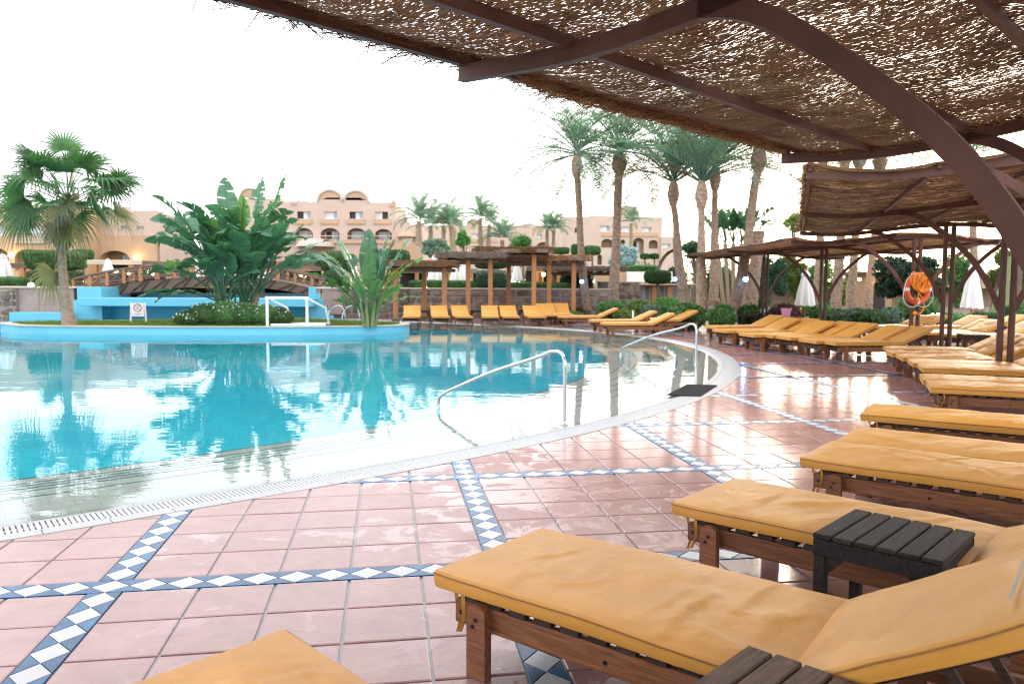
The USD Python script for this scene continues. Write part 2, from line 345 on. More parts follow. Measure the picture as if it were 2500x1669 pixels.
# pool floor: turquoise tiles of about 25 cm
usdkit.material(stage, '/World/Looks/pool_floor', {
    'g': ('geometry', {}), 'n': ('noise_texture', {'scale': .7, 'detail': 3}), 'rp': ('rgb_ramp', {'ramp': [(.3, (.0, .42, .54)), (.7, (.008, .50, .62))]}),
    'bk': ('brick_texture', {'offset': 0.0, 'offset_frequency': 1, 'scale': 1.0, 'brick_width': .25, 'row_height': .25, 'mortar_size': .006, 'mortar_smooth': .3, 'color1': (1, 1, 1), 'color2': (.92, .94, .95), 'mortar': (.75, .8, .82)}),
    'mu': ('mix', {'mix_type': 'multiply', 'fac': 1.0}), 'p': ('principled_bsdf', {'roughness': .4})},
    [('g.position', 'n.vector'), ('n.fac', 'rp.fac'), ('g.position', 'bk.vector'), ('rp.color', 'mu.color1'), ('bk.color', 'mu.color2'), ('mu.color', 'p.base_color')], surface='p.BSDF')
usdkit.material(stage, '/World/Looks/step_beige', {
    'g': ('geometry', {}), 'mp': ('mapping', {'rotation': (0, 0, -.65)}), 'n': ('noise_texture', {'scale': 1.1, 'detail': 3}), 'rp': ('rgb_ramp', {'ramp': [(.3, (.42, .405, .36)), (.7, (.50, .485, .43))]}),
    'bk': ('brick_texture', {'offset': 0.5, 'scale': 1.0, 'brick_width': .3, 'row_height': .15, 'mortar_size': .004, 'color1': (1, 1, 1), 'color2': (.93, .94, .95), 'mortar': (.72, .72, .72)}),
    'mu': ('mix', {'mix_type': 'multiply', 'fac': 1.0}), 'p': ('principled_bsdf', {'roughness': .35})},
    [('g.position', 'n.vector'), ('n.fac', 'rp.fac'), ('g.position', 'mp.vector'), ('mp.vector', 'bk.vector'), ('rp.color', 'mu.color1'), ('bk.color', 'mu.color2'), ('mu.color', 'p.base_color')], surface='p.BSDF')
mat('step_line', (.07, .15, .17), .4)

# woven fibre mat with gaps, in the sheet's own space: x across (along the fibres), y along the purlins
def mat_sheet(name, lo, hi, c1, c2, tr=.10):
    usdkit.material(stage, '/World/Looks/' + name, {
        'tc': ('texture_coordinate', {}), 'm1': ('mapping', {'scale': (27, 84, 0), 'rotation': (0, 0, .10)}), 'n1': ('noise_texture', {'scale': 1.0, 'detail': 1.5, 'roughness': .5, 'distortion': .35}),
        'n2': ('noise_texture', {'scale': 1.35, 'detail': 3, 'roughness': .55}), 'th': ('map_range', {'from_min': .34, 'from_max': .68, 'to_min': lo, 'to_max': hi, 'clamp': True}),
        'gt': ('math', {'math_type': 'greater_than'}), 'm3': ('mapping', {'scale': (3, 60, 0)}), 'n3': ('noise_texture', {'scale': 1.0, 'detail': 5, 'roughness': .65}),
        'rp': ('rgb_ramp', {'ramp': [(.28, c1), (.7, c2)]}), 'bp': ('bump', {'strength': 1.0, 'distance': .02}),
        'd': ('principled_bsdf', {'roughness': .9, 'specular_ior_level': .1}), 'tl': ('translucent_bsdf', {'color': (.30, .15, .06)}), 'mt': ('mix_closure', {'fac': tr}),
        't': ('transparent_bsdf', {}), 'mx': ('mix_closure', {})},
        [('tc.object', 'm1.vector'), ('m1.vector', 'n1.vector'), ('tc.object', 'n2.vector'), ('n2.fac', 'th.value'), ('n1.fac', 'gt.value1'), ('th.result', 'gt.value2'),
         ('tc.object', 'm3.vector'), ('m3.vector', 'n3.vector'), ('n3.fac', 'rp.fac'), ('rp.color', 'd.base_color'), ('n3.fac', 'bp.height'), ('bp.normal', 'd.normal'),
         ('d.BSDF', 'mt.closure1'), ('tl.BSDF', 'mt.closure2'), ('mt.closure', 'mx.closure1'), ('t.BSDF', 'mx.closure2'), ('gt.value', 'mx.fac')], surface='mx.closure')
mat_sheet('fibre_mat', .66, .525, (.115, .075, .05), (.31, .21, .14), .06)
mat_sheet('fibre_mat_dense', .86, .66, (.19, .135, .095), (.38, .28, .20), .2)

# ================================================================== SETTING
rng = np.random.default_rng(7)
A9 = math.radians(-9.0)
UA, VA = np.array([math.cos(A9), -math.sin(A9)]), np.array([math.sin(A9), math.cos(A9)])   # deck grid axes: u to the right, v away
def uv(p): return np.array([p[0] * UA[0] + p[1] * UA[1], p[0] * VA[0] + p[1] * VA[1]])
def xy(u, v): return u * UA + v * VA

# outer edge of the pool's coping, walked from the near left round the right to the far side
_o = [(0, 1243), (210, 1207), (330, 1184), (430, 1163), (600, 1132), (830, 1095), (1050, 1060), (1130, 1045), (1250, 1022), (1430, 981), (1570, 935), (1640, 900),
      (1680, 865), (1690, 845), (1680, 825), (1655, 808), (1600, 790), (1520, 775), (1400, 761), (1260, 751), (1130, 745)]
_p = [(-9.2, 1.3), (-6.5, 2.5), (-4.6, 3.75)] + [tuple(G(x * K, y * K)[:2]) for x, y in _o] + [(-3.2, 31.8), (-6.0, 34.0), (-9.2, 36.2)]
tck, _ = splprep(np.array(_p).T, s=.12, k=3)
OUT = np.array(splev(np.linspace(0, 1, 700), tck)).T
seg = np.r_[0, np.cumsum(np.linalg.norm(np.diff(OUT, axis=0), axis=1))]
def on_edge(s):                         # point and inward (towards the water) normal at arc length s
    p = np.array([np.interp(s, seg, OUT[:, 0]), np.interp(s, seg, OUT[:, 1])])
    q = np.array([np.interp(s + .05, seg, OUT[:, 0]), np.interp(s + .05, seg, OUT[:, 1])]) - np.array([np.interp(s - .05, seg, OUT[:, 0]), np.interp(s - .05, seg, OUT[:, 1])])
    q /= np.linalg.norm(q); return p, np.array([-q[1], q[0]])
back = [(-9.2, 40), (-45, 40), (-45, -8), (-20, -8)]
POOL = Polygon([tuple(p) for p in OUT] + back).buffer(0)
SPAN = [(-60, -8), (60, -8), (60, 41), (-60, 41)]
w_out, w_grate, w_in = .12, .21, .17

g = MB().sheet(sbox(-900, -200, 900, 1600).difference(POOL.buffer(-.05)), -.09).build('ground', 'sand', kind='structure')
DECK = Polygon([(-20, -8), (24, -8), (24, 30), (13.2, 30.5), (8.5, 33.5), (5.0, 31), (3.2, 33.2), (2.2, 36.6), (-9.4, 36.6)]).buffer(0).difference(POOL)
deck = thing('pool_deck', kind='structure')
NEAR = sbox(-8, -1, 6.2, 13.2)
MB().sheet(DECK.intersection(NEAR), -.010).build('joint_bed', 'grout', deck)
MB().sheet(DECK.difference(NEAR), -.010).build('far_paving', 'terracotta_far', deck)
MB().add(*grid(np.stack([np.c_[OUT[::4], np.full(len(OUT[::4]), z)] for z in (-.09, -.010)]))).build('edge', 'grout', deck)

T, BW = .385, .165
S = 5 * T + BW
U0, V0 = -1.45, 4.325
def visible(p, m=900):
    q = px((p[0], p[1], 0)); return -m < q[0] < 2500 + m and q[1] < 1669 + 3 * m
tiles, whites, blues = [], [], []
def flat_piece(quad, z0, z1, bev):
    poly = Polygon(quad)
    if not DECK.contains(poly):
        poly = poly.intersection(DECK)
        if poly.is_empty: return None
        if poly.geom_type != 'Polygon': poly = max(poly.geoms, key=lambda g: g.area) if hasattr(poly, 'geoms') else None
        if poly is None or poly.geom_type != 'Polygon' or poly.area < 4e-4: return None
        poly = poly.simplify(.004)
    c = np.array(poly.exterior.coords)[:-1]
    if Polygon(c).exterior.is_ccw is False: c = c[::-1]
    inner = np.array(poly.buffer(-bev, join_style=2).exterior.coords)[:-1] if not poly.buffer(-bev).is_empty and poly.buffer(-bev, join_style=2).geom_type == 'Polygon' else None
    m = MB()
    if inner is not None and len(inner) == len(c):
        if Polygon(inner).exterior.is_ccw is False: inner = inner[::-1]
        k = np.argmin(np.linalg.norm(inner - c[0], axis=1)); inner = np.roll(inner, -k, axis=0)
        n = len(c)
        v = np.vstack([np.c_[c, np.full(n, z0)], np.c_[c, np.full(n, z1 - bev * .6)], np.c_[inner, np.full(n, z1)]])
        f = [(a * n + i, a * n + (i + 1) % n, (a + 1) * n + (i + 1) % n, (a + 1) * n + i) for a in (0, 1) for i in range(n)]
        m.add(v, f)
        if n == 4: m.add(v[2 * n:], [(0, 1, 2, 3)])
        else: m.sheet(Polygon(inner), z1)
    else: m.prism(poly, z0, z1)
    return np.vstack(m.v), np.vstack(m.f), np.array(poly.centroid.coords[0])
def quad_uv(u0, u1, v0, v1, g): return [xy(u0 + g, v0 + g), xy(u1 - g, v0 + g), xy(u1 - g, v1 - g), xy(u0 + g, v1 - g)]
for I in range(-5, 5):
    for J in range(-3, 6):
        ub, vb = U0 + I * S + BW / 2, V0 + J * S + BW / 2
        for i in range(5):
            for j in range(5):
                c = xy(ub + (i + .5) * T, vb + (j + .5) * T)
                if not visible(c) or not NEAR.contains(Point(c)): continue
                r = flat_piece(quad_uv(ub + i * T, ub + (i + 1) * T, vb + j * T, vb + (j + 1) * T, .0068 + .001 * rng.random()), -.011, rng.normal(0, .0007), .006)
                if r: tiles.append(r)
def mosaic(o, d, e, L, k=None):                 # one diamond with the two triangles after it; o centre, d along (length L), e across
    g = .0022; w = BW / 2
    r = flat_piece([o - d * (L / 2 - g), o - e * (w - g), o + d * (L / 2 - g), o + e * (w - g)], -.011, .0008, .0015)
    if r: whites.append(r)
    for s in (-1, 1):
        for q, end in ((0, -1), (9, 1)):
            if k == q:
                c0 = o + d * end * (L / 2 - .003); tri = [c0 + e * s * .004, c0 + e * s * (w - .001), c0 + e * s * (w - .001) - d * end * (L / 2 - .004)]
                r = flat_piece(tri if Polygon(tri).exterior.is_ccw else tri[::-1], -.011, .0004, .0015)
                if r: blues.append(r)
        if k == 9: continue
        m = o + d * L / 2
        t = [m + d * (.006), m + e * s * (w - .001) + d * (L / 2 - .006), m + e * s * (w - .001) - d * (L / 2 - .006)] if s > 0 else [m + d * .006, m + e * s * (w - .001) - d * (L / 2 - .006), m + e * s * (w - .001) + d * (L / 2 - .006)]
        t[0] = m + e * s * .004
        r = flat_piece(t, -.011, .0004, .0015)
        if r: blues.append(r)
for J in range(-3, 6):                  # bands along u
    for k in range(-55, 60):
        o = xy(U0 + k * S / 11, V0 + J * S)
        if visible(o) and NEAR.contains(Point(o)): mosaic(o, UA, VA, S / 11)
for I in range(-5, 5):                  # bands along v, between the others
    for J in range(-3, 6):
        L = (S - BW) / 10
        for k in range(10):
            o = xy(U0 + I * S, V0 + J * S + BW / 2 + (k + .5) * L)
            if visible(o) and NEAR.contains(Point(o)): mosaic(o, VA, UA, L, k)
def pieces(lst, name, m, parent, most=300):
    lst.sort(key=lambda r: np.hypot(*r[2]))
    for v, f, _ in lst[:most]: MB().add(v, f).build(name, m, parent)
    if len(lst) > most:
        mb = MB()
        for v, f, _ in lst[most:]: mb.add(v, f)
        mb.build('far_' + name + 's', m, parent, kind='stuff')
pieces(tiles, 'tile', 'terracotta', deck)
pieces(whites, 'white_diamond', 'mosaic_white', deck)
pieces(blues, 'blue_triangle', 'mosaic_blue', deck)
# the bands farther off, one sheet each
mb = MB(); mb2 = MB(); FAR = DECK.difference(NEAR)
for J in range(-3, 16):
    b = Polygon([xy(-14, V0 + J * S - BW / 2), xy(26, V0 + J * S - BW / 2), xy(26, V0 + J * S + BW / 2), xy(-14, V0 + J * S + BW / 2)]).intersection(FAR); mb.sheet(b, -.006)
for I in range(-6, 12):
    b = Polygon([xy(U0 + I * S - BW / 2, -2), xy(U0 + I * S + BW / 2, -2), xy(U0 + I * S + BW / 2, 40), xy(U0 + I * S - BW / 2, 40)]).intersection(FAR); mb2.sheet(b, -.002)
mb.build('far_mosaic_band', 'mosaic_blue', deck); mb2.build('far_mosaic_band', 'mosaic_blue', deck)
mb = MB()
for J in range(-3, 16):
    for k in range(-60, 130):
        o = xy(U0 + k * S / 11, V0 + J * S)
        if FAR.contains(Point(o).buffer(.1)) and visible(o, 10): mb.sheet(Polygon([o - UA * .09, o - VA * .08, o + UA * .09, o + VA * .08]), .002)
for I in range(-6, 12):
    for k in range(-30, 200):
        o = xy(U0 + I * S, V0 + BW / 2 + (k + .5) * S / 11)
        if FAR.contains(Point(o).buffer(.1)) and visible(o, 10): mb.sheet(Polygon([o - VA * .09, o + UA * .08, o + VA * .09, o - UA * .08]), .002)
mb.build('far_diamonds', 'mosaic_white', deck, kind='stuff')

# coping: outer tiles, drain grate, inner tiles that the water laps over
coping = thing('pool_coping', kind='structure')
Lall = seg[-1]
def ring_quad(s0, s1, a, b, n=3):
    P = []
    for s in np.linspace(s0, s1, n):
        p, q = on_edge(s); P.append((p + q * a, p + q * b))
    return P
def ring_piece(mb, s0, s1, a, b, za, zb, thick=.03, n=3):
    P = ring_quad(s0, s1, a, b, n); top = np.array([[(*p, za), (*q, zb)] for p, q in P]); m = len(P)
    v, f = grid(top); mb.add(v, f[:, ::-1])
    low = top - [0, 0, thick]
    for X in (np.stack([top[:, 0], low[:, 0]]), np.stack([low[:, 1], top[:, 1]]), np.stack([low[0], top[0]]), np.stack([top[-1], low[-1]])):
        v, f = grid(X); mb.add(v, f[:, ::-1])
s_near = np.interp(0, [0, 1], [0, 1])
sidx = [k for k in range(len(OUT)) if visible(OUT[k], 60)]
s_start, s_end = max(0, seg[sidx[0]] - .5), Lall
lo = hi = None; outer_t, inner_t = 0, 0
far_o, far_i = MB(), MB()
s = s_start
while s < s_end - .4:
    p, _ = on_edge(s); d = np.hypot(*p); ln = .40 if d < 16 else 1.2
    e = min(s + ln, s_end)
    m = MB(); ring_piece(m, s + .003, e - .003, .002, w_out, .004, .004, n=3 if ln < 1 else 5)
    if d < 16: m.build('edge_tile', 'coping_white', coping)
    else: far_o.add(np.vstack(m.v), np.vstack(m.f))
    s = e
far_o.build('far_edge_tiles', 'coping_white', coping, kind='stuff')
s = s_start + .1
while s < s_end - .4:
    p, _ = on_edge(s); d = np.hypot(*p); ln = .33 if d < 16 else 1.2
    e = min(s + ln, s_end); m = MB()
    ring_piece(m, s + .002, e - .002, w_out + w_grate, w_out + w_grate + w_in, .003, -.030, n=3 if ln < 1 else 5)
    if d < 16: m.build('overflow_tile', 'coping_inner', coping)
    else: far_i.add(np.vstack(m.v), np.vstack(m.f))
    s = e
far_i.build('far_overflow_tiles', 'coping_inner', coping, kind='stuff')
m = MB(); ring_piece(m, s_start - 1, s_end, w_out - .01, w_out + w_grate + .01, -.045, -.045, n=420); m.build('drain_channel', 'channel_dark', coping)
m = MB()
for a in (w_out + .002, w_out + w_grate - .011): ring_piece(m, s_start - 1, s_end, a, a + .009, .0025, .0025, .02, n=420)
m.build('grate_frame', 'grate_white', coping)
slats = []
s = s_start
while s < s_end:
    p, q = on_edge(s); d = np.hypot(*p)
    pitch = .034 if d < 12 else .07
    m = MB(); ring_piece(m, s, s + pitch * (.66 if d < 12 else .8), w_out + .013, w_out + w_grate - .013, .0015, .0015, .018, n=2)
    slats.append((np.vstack(m.v), np.vstack(m.f), p)); s += pitch
pieces(slats, 'grate_slat', 'grate_white', coping)

# the pool: stepped beach entry, then turquoise
W_EDGE = w_out + w_grate
pool = thing('pool_basin', kind='structure')
WP = POOL.buffer(-W_EDGE)
def ins(d): return POOL.buffer(-(W_EDGE + w_in + d))
lv = [(0, -.032), (.72, -.17), (1.0, -.34), (1.28, -.52), (1.56, -.70), (1.85, -.9), (2.25, -1.25)]
mb, ln = MB(), MB()
for k in range(len(lv) - 1):
    d0, z = lv[k]; d1 = lv[k + 1][0]; zn = lv[k + 1][1]
    zz = z if k else -.10
    mb.sheet(ins(d0).difference(ins(d1)), zz)
    for ring in ([ins(d1).exterior]):
        c = np.array(ring.coords); v, f = grid(np.stack([np.c_[c, np.full(len(c), zz)], np.c_[c, np.full(len(c), zn)]])); mb.add(v, f)
    if k: pass
    ln.sheet(ins(d1 - .032).difference(ins(d1)), zz + .004)
c = np.array(ins(0).exterior.coords); v, f = grid(np.stack([np.c_[c, np.full(len(c), -.03)], np.c_[c, np.full(len(c), -.10)]])); mb.add(v, f)
mb.build('beach_step', 'step_beige', pool); ln.build('step_nosing', 'step_line', pool)
MB().sheet(ins(lv[-1][0]), lv[-1][1]).build('floor', 'pool_floor', pool)
MB().sheet(WP.buffer(-.02), -.012).build('water', 'water', kind='structure')

# ------------------------------------------------------------------ planted island in the pool
IZ = .25
_i = [(15, 760), (40, 763.5), (200, 766), (400, 767), (620, 767), (800, 766), (900, 764), (938, 759)]
front = [G(x * K, y * K)[:2] for x, y in _i]
front = cspline(front, 50)
backc = cspline([front[-1], front[-1] + [-.3, .9], (-5.0, 27.6), (-8.0, 29.6), (-10.5, 29.2), (-13.2, 27.8), (-15.6, 27.0), (-16.6, 26.0), front[0]], 60)
ISL = Polygon(np.vstack([front, backc[1:-1]])).buffer(0)
isl = thing('planter_island', kind='structure')
def wall_ring(poly, z0, z1, off=0.0):
    c = np.array(poly.buffer(off).exterior.coords); return grid(np.stack([np.c_[c, np.full(len(c), z0)], np.c_[c, np.full(len(c), z1)]]))
v, f = wall_ring(ISL, -1.3, .03); MB().add(v, f).build('lower_wall', 'pool_blue', isl)
mb = MB(); v, f = wall_ring(ISL, .03, IZ - .035, -.02); mb.add(v, f); mb.sheet(ISL.difference(ISL.buffer(-.021)), .03); mb.build('upper_wall', 'pool_blue', isl)
m = MB(); m.prism(ISL.buffer(.02).difference(ISL.buffer(-.30)), IZ - .035, IZ); m.build('rim', 'rim_stone', isl)
INN = ISL.buffer(-.30)
MB().sheet(INN, IZ - .02).build('soil', 'soil', isl)
def blades(poly, z, n, h, rng, w=.012):
    x0, y0, x1, y1 = poly.bounds; P = []
    while len(P) < n:
        q = np.c_[rng.uniform(x0, x1, 4 * n), rng.uniform(y0, y1, 4 * n)]
        P += list(q[shapely.contains_xy(poly, q[:, 0], q[:, 1])])
    P = np.array(P[:n]); a = rng.uniform(0, 2 * PI, n); hh = h * rng.uniform(.5, 1.2, n)
    d = np.c_[np.cos(a), np.sin(a)] * w; l = np.c_[np.cos(a + 1.3), np.sin(a + 1.3)] * hh[:, None] * .5
    v = np.stack([np.c_[P - d, np.full(n, z)], np.c_[P + d, np.full(n, z)], np.c_[P + l, z + hh]], 1).reshape(-1, 3)
    return v, np.arange(3 * n).reshape(-1, 3)
MB().add(*blades(INN, IZ - .02, 26000, .07, rng)).build('lawn_grass', 'grass', label='short green grass inside the rim of the pool island', cat='grass', kind='stuff')

# ------------------------------------------------------------------ weir wall behind the island
Yw = 34.0
weir = thing('weir_wall', 'light blue stepped pool wall with overhanging lip under the wooden bridge', 'pool wall')
def X(x, Y=Yw): return at(x, 700, Y)[0]
def Zp(y, Y=Yw, x=500): return at(x, y, Y)[2]
zt = Zp(702)
mb = MB()                                       # left pier with the stair-stepped edge and its side returning to the back
for a, b, y0 in ((178, 187, 733), (187, 247, 702)): mb.span(X(a), X(b), Yw, Yw + 2.6, -.5, Zp(y0), ch=.01)
mb.build('pier', 'pool_blue', weir)
mb = MB()
for a, b, y0 in ((753, 772, 700), (772, 782, 716), (782, 789, 728), (789, 796, 742), (796, 804, 756), (804, 813, 768)): mb.span(X(a), X(b), Yw, Yw + (2.6 if a == 753 else .4), -.5, Zp(y0), ch=.01)
mb.span(X(813), X(826), Yw, Yw + .4, -.5, Zp(776)); mb.build('pier', 'pool_blue', weir)
mb = MB(); mb.span(X(218), X(775), Yw - .85, Yw + .6, Zp(748, Yw - .85), Zp(728, Yw - .85), ch=.02); mb.build('lip', 'pool_blue', weir)
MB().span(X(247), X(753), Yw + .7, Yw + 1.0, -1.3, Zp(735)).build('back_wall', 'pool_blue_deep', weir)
MB().span(X(247), X(753), Yw + 3.2, Yw + 3.5, .5, Zp(716, Yw + 3.2)).build('upper_wall', 'pool_blue', weir)
for k in range(30): MB().span(X(247) + .02 + k * .306, X(247) + .30 + k * .306, Yw + 3.18, Yw + 3.2, .55, Zp(717.2, Yw + 3.2)).build('wall_tile', 'pool_blue', weir)
MB().span(X(247), X(753), Yw + .9, Yw + 3.2, .5, Zp(731)).build('upper_water', 'pool_blue', weir)
mw = thing('marble_wall', 'brown marble clad wall with blue ledge left of the weir', 'wall')
for a, b in ((41, 92), (92.6, 143), (143.6, 178)): MB().span(X(a), X(b), Yw + .05, Yw + .5, 0, zt - .05, ch=.008).build('stone_panel', 'marble_panel', mw)
MB().span(X(-40), X(186.9), Yw - .02, Yw + .6, zt - .05, zt + .03, ch=.01).build('coping', 'plaster_trim', mw)
MB().span(X(44), X(178), Yw - .7, Yw + .05, -1.2, Zp(764, Yw - .7), ch=.02).build('ledge', 'pool_blue', mw)
m2 = thing('marble_wall', 'pinkish brown marble panel with stepped left edge right of the weir', 'wall')
mb = MB()
for a, b, y0, y1 in ((772, 785, 702, 716), (782, 788, 702, 728), (788, 795, 702, 742), (795, 803, 702, 756), (803, 833, 702, 766)): mb.span(X(a), X(b), Yw + .05, Yw + .38, Zp(y1), Zp(y0) - .04)
mb.build('stone_panel', 'marble_panel', m2)
MB().span(X(770), X(836), Yw, Yw + .5, zt - .04, zt + .03, ch=.01).build('coping', 'plaster_trim', m2)

# ------------------------------------------------------------------ rubble walls, each larger stone its own piece
def rubble_wall(name, label, p0, p1, z0, z1, seed, size=.33, thick=.4, most=300, cap=True):
    r = np.random.default_rng(seed); t = thing(name, label, 'wall')
    p0, p1 = np.array(p0, float), np.array(p1, float); L = np.linalg.norm(p1 - p0); d = (p1 - p0) / L; n = np.array([d[1], -d[0]])
    if n[1] > 0: n = -n
    mid = (p0 + p1) / 2 - n * thick / 2
    MB().box((*mid, (z0 + z1) / 2), (L, thick, z1 - z0), rz=math.atan2(d[1], d[0])).build('mortar_core', 'rubble_mortar', t)
    z = z0; k = 0; st = []
    while z < z1 - .08:
        h = min(size * r.uniform(.55, .85), z1 - z); x = -r.uniform(0, size)
        while x < L:
            w = size * r.uniform(.7, 1.5); a, b = max(x, 0), min(x + w, L)
            if b - a > .08:
                m = 7; th = np.sort(r.uniform(0, 2 * PI, m) * .25 + np.arange(m) * 2 * PI / m)
                ex = np.sign(np.cos(th)) * np.abs(np.cos(th)) ** .6; ez = np.sign(np.sin(th)) * np.abs(np.sin(th)) ** .6
                cx, cz = (a + b) / 2, z + h / 2 + r.normal(0, .02)
                o = .015 + .03 * r.random()
                ring = np.array([(cx + ex[i] * (b - a) * .48, max(min(cz + ez[i] * h * .47, z1), z0)) for i in range(m)])
                inn = (ring - [cx, cz]) * .72 + [cx, cz]
                P = lambda q, off: np.array([(*(p0 + d * u + n * off), w_) for u, w_ in q])
                v = np.vstack([P(ring, -.05), P(ring, o * .5), P(inn, o + .015)])
                f = [(A * m + i, A * m + (i + 1) % m, (A + 1) * m + (i + 1) % m, (A + 1) * m + i) for A in (0, 1) for i in range(m)]
                f = np.vstack([[(q[0], q[1], q[2]) for q in f], [(q[0], q[2], q[3]) for q in f], [(2 * m, 2 * m + i, 2 * m + i + 1) for i in range(1, m - 1)]])
                st.append((v, f, np.array([cx, cz])))
            x += w
        z += h
    st.sort(key=lambda q: -np.ptp(q[0][:, 0]))
    for v, f, _ in st[:most]: MB().add(v, f).build('stone', 'rubble', t)
    if len(st) > most:
        mb = MB(); [mb.add(v, f) for v, f, _ in st[most:]]; mb.build('small_stones', 'rubble', t, kind='stuff')
    if cap: MB().box((*mid, z1 + .03), (L + .05, thick + .1, .06), rz=math.atan2(d[1], d[0]), ch=.01).build('coping', 'plaster_trim', t)
    return t
Yr = 36.3
def X2(x, Y=Yr): return at(x, 700, Y)[0]
zr = Zp(704.5, Yr, 1100)
rubble_wall('rubble_wall', 'dark rubble stone wall at the far left edge of the pool', (X(-40), Yw - .1), (X(41), Yw - .1), -.4, zt - .08, 3, .42, cap=False)
rubble_wall('rubble_wall', 'grey rubble stone wall between the steel ladder and the yellow loungers', (X2(833), Yw + .15), (X2(995), Yr - .1), -.1, zr - .03, 4, .40)
rubble_wall('rubble_wall', 'long brown stone retaining wall behind the thatched pergola loungers', (X2(995), Yr), (X2(1492), Yr), -.05, zr - .03, 5, .46)
rubble_wall('rubble_wall', 'pale stone wall sloping behind the two left date palms', (X2(1465, 40), 40.0), (X2(1562, 40.5), 40.5), 0, Zp(690, 40, 1500), 6, .5)

# raised terrace behind the walls
ter = MB(); TZ = zr - .02
ter.sheet(Polygon([(-70, Yw + .4), (X(247), Yw + .4), (X(247), 39.4), (X(753), 39.4), (X(753), Yw + .4), (X2(995), Yr + .35), (X2(1492), Yr + .35), (X2(1492), 60), (70, 60), (70, 420), (-200, 420), (-200, Yw + .4)]), TZ)
ter.build('terrace', 'lawn', kind='structure')
MB().sheet(Polygon([(X2(1492), Yr + .2), (3.5, 33), (5.0, 30.8), (8.5, 33.3), (13, 30.3), (24, 29.8), (60, 29), (60, 61), (X2(1492), 61)]), -.03).build('planting_bed', 'soil', kind='structure')

# ================================================================== SUN LOUNGERS
def mattress_mesh(L0, L1, ang, W, th, z0, seed, nx=46, ny=18, over=.06, puff=.012, wr=1.0):
    # a vinyl pad in two sections (seat L0, back L1 raised by ang), x along, y across; returns (pad, seams)
    def frame(s):                        # arc position -> (x, z, angle)
        if s <= L0: return s - over, z0, 0.0
        return L0 - over + (s - L0) * math.cos(ang), z0 + (s - L0) * math.sin(ang), ang
    r = np.random.default_rng(seed); off = r.uniform(0, 50, 3)
    parts, seams = [], []
    for (a, b) in ((0, L0 - .004), (L0 + .004, L0 + L1)):
        n = nx if b - a > 1 else nx // 2 + 4
        us, vs = np.linspace(0, 1, n), np.linspace(-1, 1, ny)
        e = lambda u: .5 - .5 * np.cos(np.pi * u)
        us = .6 * us + .4 * e(us)
        U, V = np.meshgrid(us, vs, indexing='ij')
        s = a + U * (b - a); y = V * W / 2
        P = np.stack([s * 2.0, y * 2.6, 0 * s], -1) + off
        big = meshkit.fbm(P * [.9, .7, 1], 3, seed) - .5
        fold = meshkit.fbm(P * [1.6, .9, 1] + (meshkit.noise(P * .8, seed + 5)[..., None] - .5) * 2.5, 4, seed + 9)
        ridge = (1 - np.abs(2 * fold - 1) * 2.2).clip(0) ** 2
        edge = (1 - np.abs(V) ** 5) * (1 - np.abs(2 * U - 1) ** 9)
        dz = puff * edge * 1.2 + wr * (.024 * big + .012 * ridge * edge)
        for _ in range(9 if b - a > 1 else 5):       # sharper creases, mostly across the pad
            s0, y0, ph, ln, a_, w_ = r.uniform(a, b), r.uniform(-.3, .3), r.normal(0, .55), r.uniform(.1, .32), r.uniform(.002, .008), r.uniform(.018, .04)
            dd = (s - s0) * math.cos(ph) + (y - y0) * math.sin(ph) + .05 * (meshkit.noise(P * 1.7, int(1e3 * a_)) - .5); al = -(s - s0) * math.sin(ph) + (y - y0) * math.cos(ph)
            dz = dz + min(wr, 1.4) * a_ * (np.exp(-(dd / w_) ** 2) - .7 * np.exp(-((dd - 1.6 * w_) / w_) ** 2)) * np.exp(-(al / ln) ** 2) * edge
        yy = y * (1 + .01 * np.sin(7 * s + off[0])) + wr * .006 * np.sin(3.1 * s + off[1])
        fx = np.array([frame(q) for q in s[:, 0]])
        nx_, nz_ = -np.sin(fx[:, 2]), np.cos(fx[:, 2])
        lift = wr * .010 * meshkit.fbm(np.stack([s * 1.5, 0 * s + seed, 0 * s], -1), 2, seed)
        top = np.stack([fx[:, None, 0] + nx_[:, None] * (th + dz), yy, fx[:, None, 1] + nz_[:, None] * (th + dz)], -1)
        bot = np.stack([np.broadcast_to(fx[:, None, 0], s.shape) + nx_[:, None] * lift * .3, yy * .985, np.broadcast_to(fx[:, None, 1], s.shape) + nz_[:, None] * lift * .3], -1)
        bulge = .010
        # side band between top and bottom edges, slightly bulged
        per = [(i, 0) for i in range(n)] + [(n - 1, j) for j in range(1, ny)] + [(i, ny - 1) for i in range(n - 2, -1, -1)] + [(0, j) for j in range(ny - 2, 0, -1)]
        tp = np.array([top[i, j] for i, j in per]); bt = np.array([bot[i, j] for i, j in per]); ce = top.reshape(-1, 3).mean(0)
        out = tp - np.array([top[min(max(i, 2), n - 3), min(max(j, 2), ny - 3)] for i, j in per]); out /= np.linalg.norm(out, axis=1)[:, None] + 1e-9
        ring = [bt, bt + (tp - bt) * .12 + out * bulge * .8, bt + (tp - bt) * .5 + out * bulge * 1.3, bt + (tp - bt) * .85 + out * bulge, tp]
        R = np.array([np.vstack([q, q[:1]]) for q in ring])
        v, f = grid(top); parts.append((v, f)); v, f = grid(bot); parts.append((v, f[:, ::-1]))
        v, f = grid(R); parts.append((v, f))
        sm = ring[3] + out * .003; seams.append(np.vstack([sm, sm[:1]]))
    return parts, seams
LZ = .295
